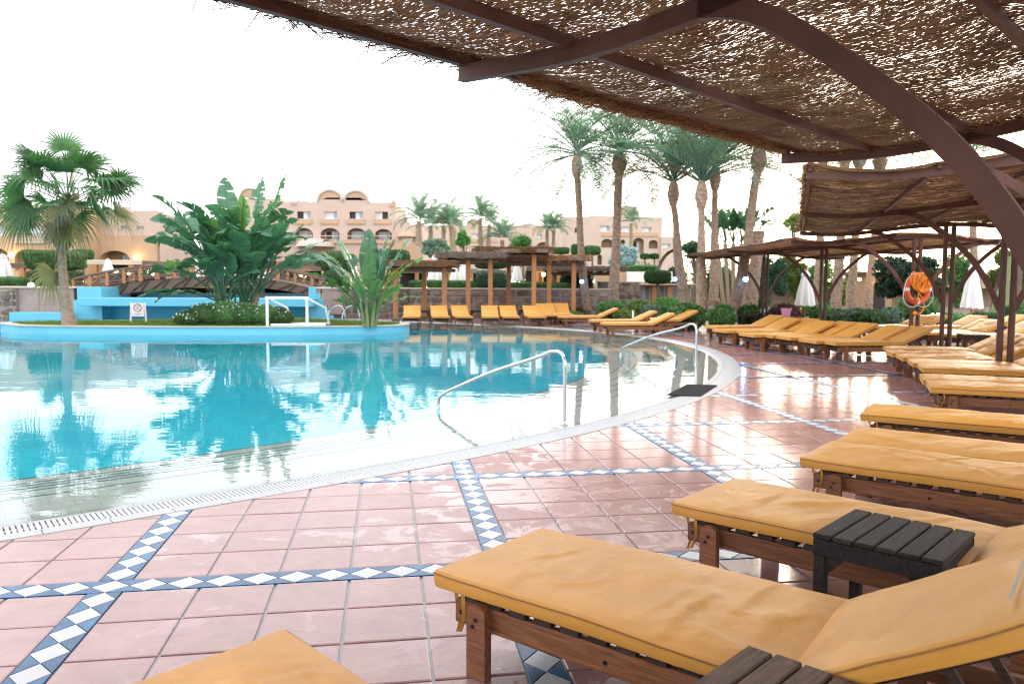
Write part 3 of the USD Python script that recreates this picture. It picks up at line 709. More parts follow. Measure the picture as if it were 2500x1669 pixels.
def make_lounger(name, label, loc, rz, ang, seed, group='yellow padded sun loungers round the pool', detail=1, W=.74, ties=True, wr=1.0):
    t = thing(name, label, 'sun lounger', loc, rz, group)
    ang = ang * (.88 if detail == 0 else 1)
    r = np.random.default_rng(seed); ch = .006
    L0, L1 = 1.47, .74
    for sy in (-1, 1):
        MB().span(.02, 2.08, sy * .335 - .02, sy * .335 + .02, LZ - .105, LZ - .005, ch=ch).build('side_rail', 'wood', t)
    for x0 in (.17, 1.62):
        for sy in (-1, 1):
            y = sy * .377; m = MB()
            th = np.linspace(0, PI, 7)
            pts = [(x0 - .048, 0), (x0 + .048, 0)] + [(x0 + .048 * math.cos(a), LZ - .015 + .030 * math.sin(a)) for a in th]
            poly = Polygon(pts); e = trimesh.creation.extrude_polygon(poly, .042, engine='earcut')
            v = np.array(e.vertices); v = np.c_[v[:, 0], v[:, 2] - .021 + y, v[:, 1]]
            m.add(v, np.array(e.faces)[:, ::-1]); m.build('leg', 'wood', t)
    if detail:
        m = MB()
        for x, z in ((.17, LZ - .045), (.155, LZ - .075), (.055, LZ - .055), (.75, LZ - .06), (1.62, LZ - .05)):
            y = .399 if abs(x - .17) < .05 or x > 1.6 else .356
            for sy in (-1, 1): m.tube([(x, sy * (y - .006), z), (x, sy * (y + .003), z)], .009, 8)
        m.build('bolts', 'bolt', t)
    k = 0; x = .06
    while x < 1.40:
        MB().span(x, x + .082, -.358 + r.normal(0, .004), .358 + r.normal(0, .004), LZ - .004, LZ + .022, ch=.004).build('slat', 'wood_dark', t); x += .122
    for x in (.05, 2.03): MB().span(x - .018, x + .018, -.315, .315, LZ - .10, LZ - .01).build('cross_rail', 'wood_dark', t)
    # raised back: two rails, slats, prop
    ca, sa = math.cos(ang), math.sin(ang); p0 = np.array([1.42, 0, LZ + .0])
    for sy in (-1, 1):
        MB().bar(p0 + [0, sy * .235, .0], p0 + [.74 * ca, sy * .235, .74 * sa], .03, .04, ch=.004).build('back_rail', 'wood_dark', t)
    for q in np.arange(.05, .74, .122):
        c = p0 + [q * ca - .02 * sa, 0, q * sa + .025 * ca]
        MB().box(c, (.08, .56, .016), R=np.array([[ca, 0, -sa], [0, 1, 0], [sa, 0, ca]]), ch=.003).build('slat', 'wood_dark', t)
    for sy in (-1, 1):
        MB().bar(p0 + [.45 * ca, sy * .21, .45 * sa - .02], (1.98, sy * .21, LZ - .06), .022, .03).build('prop', 'wood_dark', t)
    parts, seams = mattress_mesh(L0, L1, ang, W, .074, LZ + .026, seed, *((110, 34) if detail > 1 else (60, 18) if detail else (34, 12)), wr=wr)
    m = MB()
    for v, f in parts: m.add(v, f)
    vv, ff = np.vstack(m.v), np.vstack(m.f)
    tm = trimesh.Trimesh(vv, ff, process=False); tm.merge_vertices(digits_vertex=5)
    mt = usdkit.mesh(stage, path_for(t, 'mattress'), tm, '/World/Looks/vinyl', smooth=50).GetPrim()
    m = MB()
    for sline in seams: m.tube(sline, .0035 if detail > 1 else .004, 5, cap=False)
    m.build('seam', 'vinyl_seam', mt)
    if ties:
        for (x, y, l) in ((.0, -.32, .21), (.055, -.35, .19)):
            m = MB(); q = np.linspace(0, 1, 9)
            P = np.c_[x + .03 * np.sin(q * 3 + x * 9), y - .012 - .012 * np.sin(q * 5), LZ + .045 - l * q]
            a = np.c_[0 * q + .006, 0 * q + .004, 0 * q]
            v, f = grid(np.stack([P - a, P + a])); m.add(v, f); v2 = v + [.0, .0015, 0]; m.add(v2, f[:, ::-1]); m.build('tie', 'strap_cloth', t)
    return t

def place(corner, rz, W=.74, far=False):  # loc of a lounger whose near (or far) foot corner of the pad is at corner
    R = rotz(rz); off = R @ np.array([-.06, (W / 2) * (1 if far else -1), 0])
    return (corner[0] - off[0], corner[1] - off[1], 0)
d2r = math.radians
ZM = .392
gN = 'yellow loungers in the right hand row'
c1, c2, c3, c4 = G(1005 * K, 1308 * K, ZM), G(1545 * K, 1150 * K, ZM), G(1838 * K, 1048 * K, ZM), G(1975 * K, 948 * K, ZM)
l1 = make_lounger('sun_lounger', 'nearest yellow lounger, its whole pad in view beside the two slatted tables', place(c1, d2r(-38)), d2r(-38), d2r(30), 11, detail=2, W=.76)
_a = d2r(30); _c, _s = math.cos(_a), math.sin(_a)
_q = np.linspace(-.30, .12, 14); _p = np.array([[1.41 + .70 * _c - _s * .108, y, LZ + .026 + .70 * _s + _c * .108 + .002 * math.sin(9 * y)] for y in _q])
_v, _f = grid(np.stack([_p + [-.004, 0, -.002], _p + [.006, 0, .002]])); MB().add(_v, _f[:, ::-1]).build('worn_zip', 'vinyl_worn', l1)
l0 = make_lounger('sun_lounger', 'yellow lounger of which only one pad corner shows at the bottom edge', place(G(652 * K, 1442 * K, .40), d2r(-45), .76, True), d2r(-45), d2r(24), 12, detail=2, W=.76, wr=1.5)
l2 = make_lounger('sun_lounger', 'yellow lounger behind the dark slatted table, pad flat towards the pool', place(c2, d2r(-43)), d2r(-43), d2r(24), 13, detail=2)
l3 = make_lounger('sun_lounger', 'front yellow lounger of the touching pair beyond the dark slatted table', place(c3, d2r(-38)), d2r(-38), d2r(25), 14, detail=2)
W_ = .74
def beside(c, rz, k=1, gap=.02, along=0.0):
    R = rotz(rz); return c + R @ np.array([along, k * (W_ + gap), 0])
l3b = make_lounger('sun_lounger', 'rear yellow lounger of the touching pair beyond the dark slatted table', place(beside(c3, d2r(-38), along=.02), d2r(-37)), d2r(-37), d2r(24), 15, detail=1)
l4 = make_lounger('sun_lounger', 'single yellow lounger pointing its foot at the mosaic crossing on the wet tiles', place(c4, d2r(-33)), d2r(-33), d2r(26), 16, detail=1)
lB = [make_lounger('sun_lounger', 'yellow lounger with hanging ties in front of the double post pair', place(G(2273, 945, ZM), d2r(-24)), d2r(-24), d2r(27), 21, detail=1)]
def more(src, label, corner, rz, group=None, sc=1.0): return dup(src, label, place(corner, rz), rz, group, sc)
c5 = G(2273, 945, ZM)
more(l4, 'yellow lounger just behind the one with hanging ties, heads by the post pair', beside(c5, d2r(-24), along=-.03), d2r(-24))
c6 = G(2237, 901, ZM)
more(lB[0], 'topmost pale lounger of the three flat pads left of the big post pair', c6 + [.18, .15, 0], d2r(-21))
more(l4, 'yellow lounger with its foot nearest the glare on the wet tiles, third row group', beside(c6 + [.18, .15, 0], d2r(-21), along=-.05), d2r(-20))
c7 = G(2206, 873, ZM)
lC = make_lounger('sun_lounger', 'wrinkled yellow lounger right of the small brown side table by the posts', place(c7, d2r(-17)), d2r(-17), d2r(30), 22, detail=1, wr=2.2)
more(lC, 'yellow lounger wedged between wrinkled lounger and small brown table', beside(c7, d2r(-17), along=-.05), d2r(-17))
c8 = G(2177, 852, ZM)
more(lB[0], 'yellow lounger nearest the lifebuoy post, long pale pad towards the pool', c8, d2r(-14))

# group under the third canopy: four pairs, feet to the pool
cc = [(2040, 836), (1993, 832), (1930, 824), (1886, 819), (1840, 817), (1816, 809), (1773, 807), (1750, 798)]
lab = ['front lounger of the pair left of the lifebuoy post, deep yellow back rest', 'second lounger left of the lifebuoy post, touching the front one', 'lounger right of the second brown post, saturated yellow pad', 'lounger touching the second brown post on its pool side',
       'lounger right of the pink bucket under the thatched shade', 'lounger directly in front of the pink bucket table', 'lounger left of the pink bucket beside the bush', 'farthest yellow lounger of the row ending at the green bush']
lD = make_lounger('sun_lounger', lab[0], place(G(*cc[0], ZM), d2r(6)), d2r(6), d2r(28), 31, detail=0, ties=True)
lD2 = make_lounger('sun_lounger', lab[1], place(G(*cc[1], ZM), d2r(8)), d2r(8), d2r(28), 32, detail=0, ties=False)
for k in range(2, 8): more((lD, lD2)[k % 2], lab[k], G(*cc[k], ZM), d2r(6 + k * 1.2))
# second row beyond the posts
row = [((2117, 797), 9, 'pale yellow lounger half hidden by the lifebuoy post, in the row behind'), ((2150, 796), 9, 'deep yellow lounger whose back rest shows right of the lifebuoy post'),
       ((2247, 809), 4, 'lounger in the rear row left of the fourth post, two pads side by side'), ((2262, 812), 3, 'lounger in front of the fourth brown post pair, rear row'),
       ((2245, 797), 8, 'lounger by the green glowing lights near the hedge'), ((2335, 818), 2, 'lounger right of the fourth brown post with wide tilted back'),
       ((2400, 820), 0, 'lounger behind the fifth brown post pair, partly cut by the frame'), ((2350, 794), 6, 'deep yellow lounger under the white closed parasol at right')]
for k, (q, a, la) in enumerate(row): more((lD2, lD)[k % 2], la, G(*q, ZM), d2r(a))
more(lD2, 'lone yellow lounger behind the dark purple shrub', G(1956, 775, ZM), d2r(70))
# loungers in the middle distance, right of the pergola
more(lD2, 'single yellow lounger seen side on left of the small dark table by the bushes', G(1367, 772, ZM), d2r(4))
more(lD2, 'rear lounger of the pair by the white parasol base', G(1449, 782, ZM), d2r(8))
more(lD, 'front lounger of the pair by the white parasol base, seen side on', G(1478, 789, ZM), d2r(5))
more(lD2, 'yellow lounger with raised back in front of the round green bush', G(1560, 781, ZM), d2r(14))
more(lD, 'yellow lounger half hidden behind the round green bush', G(1592, 778, ZM), d2r(20))
# loungers under the pergola, feet towards the pool
pl = ['yellow lounger at the left end of the pergola beside a wooden cube table', 'second yellow lounger from the left pergola post', 'yellow lounger left of the dark table under the middle pergola roof', 'yellow lounger right of the dark table under the middle pergola roof',
      'yellow lounger under the highest pergola roof', 'yellow lounger before the right pergola posts']
lP = make_lounger('sun_lounger', pl[0], (0, 0, 0), 0, d2r(36), 41, detail=0, ties=False)
xs = [1004, 1077, 1134, 1198, 1249, 1313]
for k, x in enumerate(xs):
    g = G(x, 770, ZM); loc, rz = (g[0], g[1], 0), d2r(96 + 3 * (k % 3) - k)
    if k == 0:
        lP.GetAttribute('xformOp:translate').Set(Gf.Vec3d(*loc)); lP.GetAttribute('xformOp:rotateZ').Set(math.degrees(rz)); lP.GetAttribute('xformOp:scale').Set(Gf.Vec3f(.95, .86, .92))
    else: dup(lP, pl[k], loc, rz, scale=(.95, .86, .92))
dup(lP, 'yellow lounger mostly hidden behind the one at the right pergola posts', (*G(1340, 768, ZM)[:2], 0), d2r(92))
dup(lP, 'yellow lounger against the stone wall right of the last pergola post', (*G(1378, 767, ZM)[:2], 0), d2r(93))

# ================================================================== SIDE TABLES
def make_table(label, loc, rz, m, seed, W=.54, D=.53, Ht=.47, n=6, group='slatted wooden side tables'):
    t = thing('side_table', label, 'side table', loc, rz, group); r = np.random.default_rng(seed)
    w = (W - .008 * (n - 1)) / n
    for k in range(n):
        x = -W / 2 + k * (w + .008)
        MB().span(x, x + w, -D / 2 + r.normal(0, .002), D / 2 + r.normal(0, .002), Ht - .022, Ht + r.normal(0, .0015), ch=.005).build('slat', m, t)
    for sx in (-1, 1):
        for sy in (-1, 1): MB().span(sx * (W / 2 - .03) - .026, sx * (W / 2 - .03) + .026, sy * (D / 2 - .035) - .026, sy * (D / 2 - .035) + .026, 0, Ht - .023, ch=.005).build('leg', m, t)
    for s in (-1, 1):
        MB().span(-W / 2 + .002, W / 2 - .002, s * (D / 2 - .014) - .011, s * (D / 2 - .014) + .011, Ht - .10, Ht - .024, ch=.004).build('apron', m, t)
        MB().span(s * (W / 2 - .012) - .010, s * (W / 2 - .012) + .010, -D / 2 + .03, D / 2 - .03, Ht - .10, Ht - .024, ch=.004).build('apron', m, t)
    for sx in (-1, 1):
        for sy in (-1, 1):
            p = Polygon([(0, 0), (.09, 0), (0, -.09)]); e = trimesh.creation.extrude_polygon(p, .018, engine='earcut'); v = np.array(e.vertices)
            v = np.c_[sx * (W / 2 - .056 - v[:, 0]), sy * (D / 2 - .03) - .009 + v[:, 2], Ht - .10 + v[:, 1]]; MB().add(v, e.faces).build('bracket', m, t)
    return t
c = np.mean([G(x * K, y * K, .47) for x, y in ((1868, 1213), (1993, 1172), (2247, 1218), (2110, 1290))], axis=0)
make_table('dark weathered slatted side table between the two nearest lounger heads', (c[0], c[1], 0), d2r(-47 + 4), 'table_wood', 1)
a = G(1718 * K, 1479 * K, .47)
R = rotz(d2r(-44)); q = a - R @ np.array([-.265, .26, 0])
make_table('brown worn slatted table top cut by the bottom edge of the picture', (q[0], q[1], 0), d2r(-44), 'table_worn', 2)
def tab(x, y, rz, label, Y=None): g = G(x, y); return make_table(label, (g[0], g[1], 0), rz, 'wood_dark', int(x), n=5)
tB = tab(1824, 797, .1, 'small brown table at the foot of the first brown post')
g = G(1900, 808); tBk = dup(tB, 'brown side table carrying the pink bucket', (g[0] + .35, g[1] + .3, 0), .15)
bk = (g[0] + .35, g[1] + .3)
for (x, y, rz, la) in ((2080, 826, .1, 'dark side table between the two yellow back rests left of the lifebuoy'), (2374, 866, -.2, 'small brown side table wedged among the loungers left of the big posts'), (2470, 838, 0, 'dark table at the right edge behind the fifth post pair'),
                       (1476, 793, .1, 'dark side table between the pair of loungers by the parasol base'), (1477, 778, 0, 'dark table behind the side on lounger by the bushes'),
                       (1036, 785, 0, 'wooden cube side table right of the first pergola lounger'), (1165, 784, 0, 'dark side table between third and fourth pergola loungers'), (1282, 783, 0, 'dark side table left of the last front pergola lounger'), (1405, 776, .1, 'dark side table by the wall near the first date palm')):
    g = G(x, y); dup(tB, la, (g[0], g[1], 0), rz)
bt = thing('bucket', 'pink plastic bucket standing on a brown side table', 'bucket', (bk[0], bk[1], .472), 0)
MB().lathe([(0, 0), (.125, 0), (.13, .01), (.165, .27), (.175, .285), (.168, .29), (.158, .275), (.125, .02), (0, .02)], 28).build('pail', 'bucket_pink', bt, smooth=40)
m = MB(); th = np.linspace(0, PI, 16); m.tube(np.c_[.172 * np.cos(th), -.03 - .10 * np.sin(th), .265 - .12 * np.sin(th)], .004, 6); m.build('handle', 'bucket_pink', bt)
pb = thing('parasol_base', 'white round parasol base with upright tube beside the loungers', 'parasol base', (*G(1545, 800)[:2], 0), 0)
MB().lathe([(0, 0), (.30, 0), (.31, .02), (.29, .06), (.05, .09), (0, .09)], 24).build('disc', 'white_paint', pb, smooth=40)
MB().tube([(0, 0, .08), (0, 0, .62)], .035, 12).build('tube', 'white_paint', pb)

# ================================================================== POOL FITTINGS
def handrail(label, base, left, hgt, low):
    # base on the coping, rising hgt, then sloping down to 'left' over the water and hooking back under to a step
    b, l = np.array([*base[:2], 0.0]), np.array([*left[:2], 0.0]); d = l - b; L = np.linalg.norm(d); d /= L
    t = thing('handrail', label, 'handrail', (b[0], b[1], 0), math.atan2(d[1], d[0]))
    ctrl = [(0, 0, -.02), (0, 0, .2), (0, 0, .45), (.0, 0, hgt - .16), (.025, 0, hgt - .06), (.085, 0, hgt - .008), (.17, 0, hgt - .01), (.30, 0, hgt - .06)]
    ctrl += [(L * .55, 0, hgt * .62), (L * .82, 0, hgt * .36), (L * .94, 0, hgt * .235), (L * .995, 0, hgt * .13), (L * 1.0, 0, .02), (L * .965, 0, -.10), (L * .85, 0, -.22), (L * .55, 0, low)]
    P = []
    pts = np.array(ctrl, float)
    tt = np.r_[0, np.cumsum(np.linalg.norm(np.diff(pts, axis=0), axis=1))]
    from scipy.interpolate import PchipInterpolator
    q = np.linspace(0, tt[-1], 90); P = np.c_[PchipInterpolator(tt, pts[:, 0])(q), 0 * q, PchipInterpolator(tt, pts[:, 2])(q)]
    usdkit.mesh(stage, path_for(t, 'rail'), (np.vstack((mm := MB().tube(P, .0215, 14)).v), np.vstack(mm.f)), '/World/Looks/stainless', smooth=60)
    MB().lathe([(.021, .004), (.05, .004), (.048, .014), (.024, .022)], 20).build('flange', 'stainless', t, smooth=40)
handrail('nearer stainless steel handrail rising from the pool edge in the middle', G(1378, 1031), G(1070, 993), .82, -.42)
handrail('farther stainless steel handrail by the rounded end of the pool', G(1699, 889), G(1515, 866), .80, -.40)
mt = thing('rubber_mat', 'black ribbed rubber mat lying over the pool coping', 'mat')
cm = [G(x * K, y * K, .01) for x, y in ((1530, 906), (1576, 882), (1645, 884), (1608, 908))]
cm = np.array(cm); nS = 13
MB().add(np.vstack([cm + [0, 0, -.002], cm + [0, 0, .004]]), [(4, 5, 6, 7), (0, 1, 5, 4), (1, 2, 6, 5), (2, 3, 7, 6), (3, 0, 4, 7)]).build('backing', 'rubber', mt)
for k in range(nS):
    a, b = (k + .12) / nS, (k + .72) / nS
    qd = np.array([cm[0] + (cm[3] - cm[0]) * a, cm[0] + (cm[3] - cm[0]) * b, cm[1] + (cm[2] - cm[1]) * b, cm[1] + (cm[2] - cm[1]) * a])
    MB().add(np.vstack([qd + [0, 0, .004], qd + [0, 0, .012]]), [(7, 6, 5, 4), (0, 1, 5, 4), (1, 2, 6, 5), (2, 3, 7, 6), (3, 0, 4, 7)]).build('rib', 'rubber', mt)

# ================================================================== THATCHED STEEL SHADES
def beam_z(s, z0, W=6.0):
    return z0 + np.interp(s, [0, .35, .75, 1.1, 1.475, 1.75, 2.2, 3.0, 3.8, 4.25, 4.525, 4.9, 5.25, 5.65, 6.0], [0, -.045, -.06, -.045, -.005, .035, .09, .14, .09, .035, -.005, -.045, -.06, -.045, 0])
def make_shade(label, P, deg, beams, z0, t0, t1, near=True, strands=3000, mat_name='fibre_mat', W=6.0, purl=.735, seed=1, holes=True, hang=True):
    # P: pool-side end of beam 0; local x across (0..W, away from the pool), local y along the purlins
    t = thing('sun_shelter', label, 'sun shade', (P[0], P[1], 0), -d2r(deg))
    r = np.random.default_rng(seed)
    for y in beams:
        s = np.linspace(-.02, W, 48); z = beam_z(s, z0)
        z = np.convolve(np.r_[[z[0]] * 3, z, [z[-1]] * 3], np.ones(7) / 7, 'valid')
        MB().strip(np.c_[s, 0 * s + y, z], .05, .085).build('cross_beam', 'steel_brown', t)
        for sg in (0, 1):
            f = (lambda x: x) if sg == 0 else (lambda x: W - x)
            arc = cspline([(1.45, z0 + .035 - .04), (1.70, z0 - .075), (2.06, z0 - .335), (2.385, z0 - .635), (2.66, z0 - 1.02), (2.90, z0 - 1.55)], 26)
            MB().strip(np.c_[[f(x) for x in arc[:, 0]], 0 * arc[:, 0] + y + .0, arc[:, 1]], .05, .085).build('curved_arm', 'steel_brown', t)
            x = W / 2 + (-.075 if sg == 0 else .075)
            MB().tube([(x, y, 0), (x, y, z0 + .10)], .048, 14).build('post', 'steel_brown', t)
        MB().span(W / 2 - .17, W / 2 + .17, y - .12, y + .12, -.005, .012).build('base_plate', 'steel_brown', t)
    k = 0
    for s in np.arange(0.02, W + .01, purl):
        z = float(np.interp(s, np.linspace(-.02, W, 48), beam_z(np.linspace(-.02, W, 48), z0))) + .0425
        MB().span(s - .02, s + .02, t0 + .05, t1 - .02, z - .02, z + .04).build('purlin', 'steel_brown', t)
    # the mat sags a little between the purlins and between the beams
    def surf(S, Y):
        ph = ((S - .02) / purl) % 1.0
        sag = -.035 * np.sin(np.pi * ph) * np.where(S < .02, 0, 1)
        n = meshkit.fbm(np.stack([S * 1.1, Y * 1.3, 0 * S + seed], -1), 3, seed) - .5
        over = np.where(S < 0, S * .55, 0) + np.where(S > W, -(S - W) * .4, 0)
        return beam_z(np.clip(S, 0, W), z0) + .10 + sag + .05 * n + over
    ns, ny = 100, max(12, int((t1 - t0) * 9))
    S_, Y_ = np.meshgrid(np.linspace(-.05, W + .1, ns), np.linspace(t0, t1, ny), indexing='ij')
    wob = .05 * (meshkit.fbm(np.stack([Y_ * 2.2, 0 * Y_, 0 * Y_], -1), 3, seed + 3) - .5)
    S2 = S_ + np.where(S_ < .1, wob * (1 - (S_ + .05) / .15).clip(0), 0)
    v, f = grid(np.stack([S2, Y_, surf(S_, Y_)], -1))
    matp = MB().add(v, f).build('fibre_mat', mat_name, t, smooth=True)
    # loose fibres under the mat: thin three sided wisps along x
    def fibres(n, s_rng, y_rng, lng, rad, drop, spread=.16, name='loose_fibres', m='thatch_fibre', droop=0.0, th0=0.0):
        a = r.uniform(*s_rng, n); y = r.uniform(*y_rng, n); ln = lng * r.uniform(.4, 1.5, n); th = r.normal(0, spread, n) + .08 + th0
        q = np.linspace(0, 1, 4)[None]
        sx = a[:, None] + (q - .5) * ln[:, None] * np.cos(th)[:, None]; yy = y[:, None] + (q - .5) * ln[:, None] * np.sin(th)[:, None] + r.normal(0, .012, (n, 1)) * np.sin(q * PI)
        bow = -drop * r.uniform(.05, 1.6, (n, 1)) - .012 * r.random((n, 1)) * np.sin(q * PI) - droop * r.random((n, 1)) * (q ** 2)
        C = np.stack([sx, yy, surf(sx, yy) + bow], -1); rr = rad * r.uniform(.5, 1.5, n)
        V = []
        for k, (oy, oz) in enumerate(((1, .2), (-1, .2), (0, -1.0))):
            V.append(C + np.stack([0 * sx, oy * rr[:, None] * np.ones((1, 4)), oz * rr[:, None] * np.ones((1, 4))], -1))
        V = np.stack(V, 2)               # n, 4, 3, 3
        base = (np.arange(n) * 12)[:, None]; f = []
        for i in range(3):
            for j in range(3): f.append(np.stack([base[:, 0] + i * 3 + j, base[:, 0] + i * 3 + (j + 1) % 3, base[:, 0] + i * 3 + 3 + (j + 1) % 3, base[:, 0] + i * 3 + 3 + j], 1))
        MB().add(V.reshape(-1, 3), np.vstack(f)).build(name, m, t, kind='stuff')
    if strands:
        fibres(strands, (-.02, W), (t0, t1), .30, .0017 if near else .0026, .012, .24 if near else .32, m='thatch_fibre' if near else 'thatch_pale')
        fibres(strands // 5, (-.05, .06), (t0, t1), .16, .0026, .03, .42, 'edge_fringe', 'thatch_edge', th0=1.45)
        fibres(strands // 10, (0, W), (t1 - .06, t1 + .05), .2, .004, .03, 1.0, 'edge_fringe', 'thatch_edge')
        fibres(strands // 40, (-.16, W), (t0, t1), .22, .0012, .02, 1.2, 'stray_wisps', 'thatch_fibre', droop=.10)
    if near:                             # fibre roll along the pool-side edge of the far half, and the battens that clamp it
        y = np.linspace(.45, t1 - .3, 40); s0 = np.full(40, .02)
        m = MB().tube(np.c_[s0 + .03 + .01 * np.sin(y * 9), y, surf(s0, y) - .035], .033 + .006 * np.sin(y * 14), 9); m.build('rolled_edge', 'thatch_edge', t)
        n = 2600
        fibres(n, (.0, .11), (.35, t1 - .25), .10, .002, .06, 1.4, 'rolled_edge_fibres', 'thatch_edge')
    return t
ZC = 2.75
P1 = G(1065 * K, 163 * K, ZC); Q1 = G(1800 * K, 363 * K, ZC - .01)
ang1 = math.degrees(math.atan2(Q1[0] - P1[0], Q1[1] - P1[1])); L1_ = np.hypot(*(Q1 - P1)[:2])
make_shade('near thatched shade overhead with brown steel beams and a big curved arm', P1, ang1, [0, L1_, -L1_], ZC, -L1_ - .3, L1_ + .05, True, 24000, 'fibre_mat', seed=4)
P2 = G(1973, 424, ZC); Q2 = G(1956, 574, ZC - .05)
ang2 = math.degrees(math.atan2(Q2[0] - P2[0], Q2[1] - P2[1])); L2_ = np.hypot(*(Q2 - P2)[:2])
make_shade('second thatched shade, its dense mat seen from below behind the big arm', P2, ang2, [0, L2_ * .5, L2_], ZC, -.12, L2_ + .1, False, 11000, 'fibre_mat_dense', purl=1.2, seed=5)
# third shade: posts stand where the three far post pairs are
pA, pB = at(2230, 842, 18.9), at(1866, 786, 30.2)
ang3 = math.degrees(math.atan2(pB[0] - pA[0], pB[1] - pA[1])); L3_ = np.hypot(*(pB - pA)[:2])
Rw = np.array([math.cos(d2r(ang3)), -math.sin(d2r(ang3))])
P3 = pA[:2] - 3.0 * Rw
make_shade('third thatched shade with three post pairs and a lifebuoy on the first', P3, ang3, [0, L3_ * .5, L3_], 2.60, -.25, L3_ + .5, False, 5000, 'fibre_mat_dense', purl=1.2, seed=6)

# ------------------------------------------------------------------ lifebuoy and its rope, hung on the first post pair of the third shade
bp = np.array([pA[0] - .02, pA[1], 0.0]); zb = at(2222, 706, pA[1])[2]
lbz = thing('lifebuoy', 'orange lifebuoy with white bands hanging on the brown post', 'lifebuoy', (bp[0] - .02, bp[1] - .16, zb), d2r(14))
Rr, rr = .30, .068
th = np.linspace(0, 2 * PI, 61); c_ = np.c_[Rr * np.cos(th), 0 * th, Rr * np.sin(th)]
mm = MB().tube(c_, rr, 16, cap=False); usdkit.mesh(stage, path_for(lbz, 'ring'), (np.vstack(mm.v), np.vstack(mm.f)), '/World/Looks/buoy_orange', smooth=True)
for a0 in (0, PI / 2, PI, 3 * PI / 2):
    q = np.linspace(a0 - .11, a0 + .11, 5); MB().tube(np.c_[Rr * np.cos(q), 0 * q, Rr * np.sin(q)], rr + .003, 16).build('band', 'buoy_white', lbz)
gl = []
for k in range(4):
    q = np.linspace(0, 1, 12); a = k * PI / 2 + q * PI / 2; rad = Rr + rr + .01 + .02 * np.sin(q * PI) + (.085 * np.sin(q * PI) if k in (2, 3) else 0)
    gl.append(np.c_[rad * np.cos(a), -.03 + 0 * q, rad * np.sin(a)])
MB().tube(np.vstack(gl), .009, 6, cap=False).build('grab_line', 'rope_white', lbz)
rp = thing('rope_coil', 'bright orange rope coil looped over the lifebuoy', 'rope', (bp[0] - .02, bp[1] - .27, zb), d2r(14))
r_ = np.random.default_rng(5); knot = np.array([-.04, 0, -.02])
for k in range(9):
    q = np.linspace(0, 1, 30); tilt = -.55 + k * .17 + r_.normal(0, .05); big = .42 + .05 * r_.random() - .012 * k; wd = .10 + .02 * k % .06 + .04 * r_.random()
    ax = np.array([math.sin(tilt + .15), 0, math.cos(tilt + .15)]); sd = np.array([ax[2], 0, -ax[0]])
    P = knot + np.outer((1 - np.cos(2 * PI * q)) / 2 * big, ax) + np.outer(np.sin(2 * PI * q) * wd, sd) + np.c_[0 * q, -.02 * np.sin(PI * q) - .012 * (k % 4), 0 * q]
    MB().tube(P, .0125, 7).build('loop', 'rope_orange', rp)
MB().tube([knot, knot + [-.0, -.01, -.10], knot + [0, 0, -.2]], .014, 7).build('rope_end', 'rope_orange', rp)
MB().mesh(trimesh.creation.icosphere(2, .045).apply_translation(knot + [0, 0, -.22])).build('end_knot', 'rope_orange', rp, smooth=True)
MB().tube(cspline([knot + [.01, 0, -.05], knot + [.12, -.01, -.22], knot + [.17, 0, -.42], knot + [.10, 0, -.53], knot + [-.05, 0, -.54]], 24), .0125, 7).build('tail', 'rope_orange', rp)
MB().mesh(trimesh.creation.icosphere(2, .048).apply_translation(knot + [-.07, 0, -.54])).build('end_knot', 'rope_orange', rp, smooth=True)

# ================================================================== VEGETATION
def arch(p0, az, e0, e1, L, n, pw=1.3):
    # a curve of length L leaving p0 towards azimuth az, its elevation turning from e0 to e1 (radians)
    q = np.linspace(0, 1, n); e = e0 + (e1 - e0) * q ** pw; ds = L / (n - 1)
    d = np.stack([np.cos(e) * math.cos(az), np.cos(e) * math.sin(az), np.sin(e)], -1)
    return np.vstack([p0, p0 + np.cumsum(d[:-1] * ds, axis=0)])
def frames(P):
    t = np.gradient(P, axis=0); t /= np.linalg.norm(t, axis=1)[:, None] + 1e-9
    h = P[-1] - P[0]; s = np.array([-h[1], h[0], 0.0]); s /= np.linalg.norm(s) + 1e-9
    n = np.cross(s, t) * -1; n /= np.linalg.norm(n, axis=1)[:, None] + 1e-9
    return t, s, np.where(n[:, 2:3] < 0, -n, n) if np.mean(n[:, 2]) < 0 else n
def date_frond(r, p0, az, e0, e1, L, n=40, lw=.46):
    P = arch(p0, az, e0, e1, L, n); t, s, nn = frames(P); m = MB()
    m.tube(P[::3], np.linspace(.028, .006, len(P[::3])), 4, cap=False)
    V = []
    for k in range(5, n):
        q = k / (n - 1); ll = lw * (math.sin(PI * min(1, (q * .93 + .08))) ** .6 + .15) * r.uniform(.85, 1.15)
        for sg in (-1, 1):
            d = s * sg * .72 + t[k] * .62 + nn[k] * r.uniform(.12, .42) + r.normal(0, .06, 3); d /= np.linalg.norm(d)
            b = P[k] + t[k] * r.normal(0, .01); w = np.cross(d, nn[k]); w /= np.linalg.norm(w) + 1e-9; w *= .024
            mid = b + d * ll * .5; tip = b + d * ll + np.array([0, 0, -.07 * ll])
            V += [b - w * .6, b + w * .6, mid + w, tip, mid - w]
    V = np.array(V); k = np.arange(len(V) // 5)[:, None] * 5
    m.add(V, np.vstack([k + [0, 1, 2], k + [0, 2, 4], k + [4, 2, 3]]))
    return m
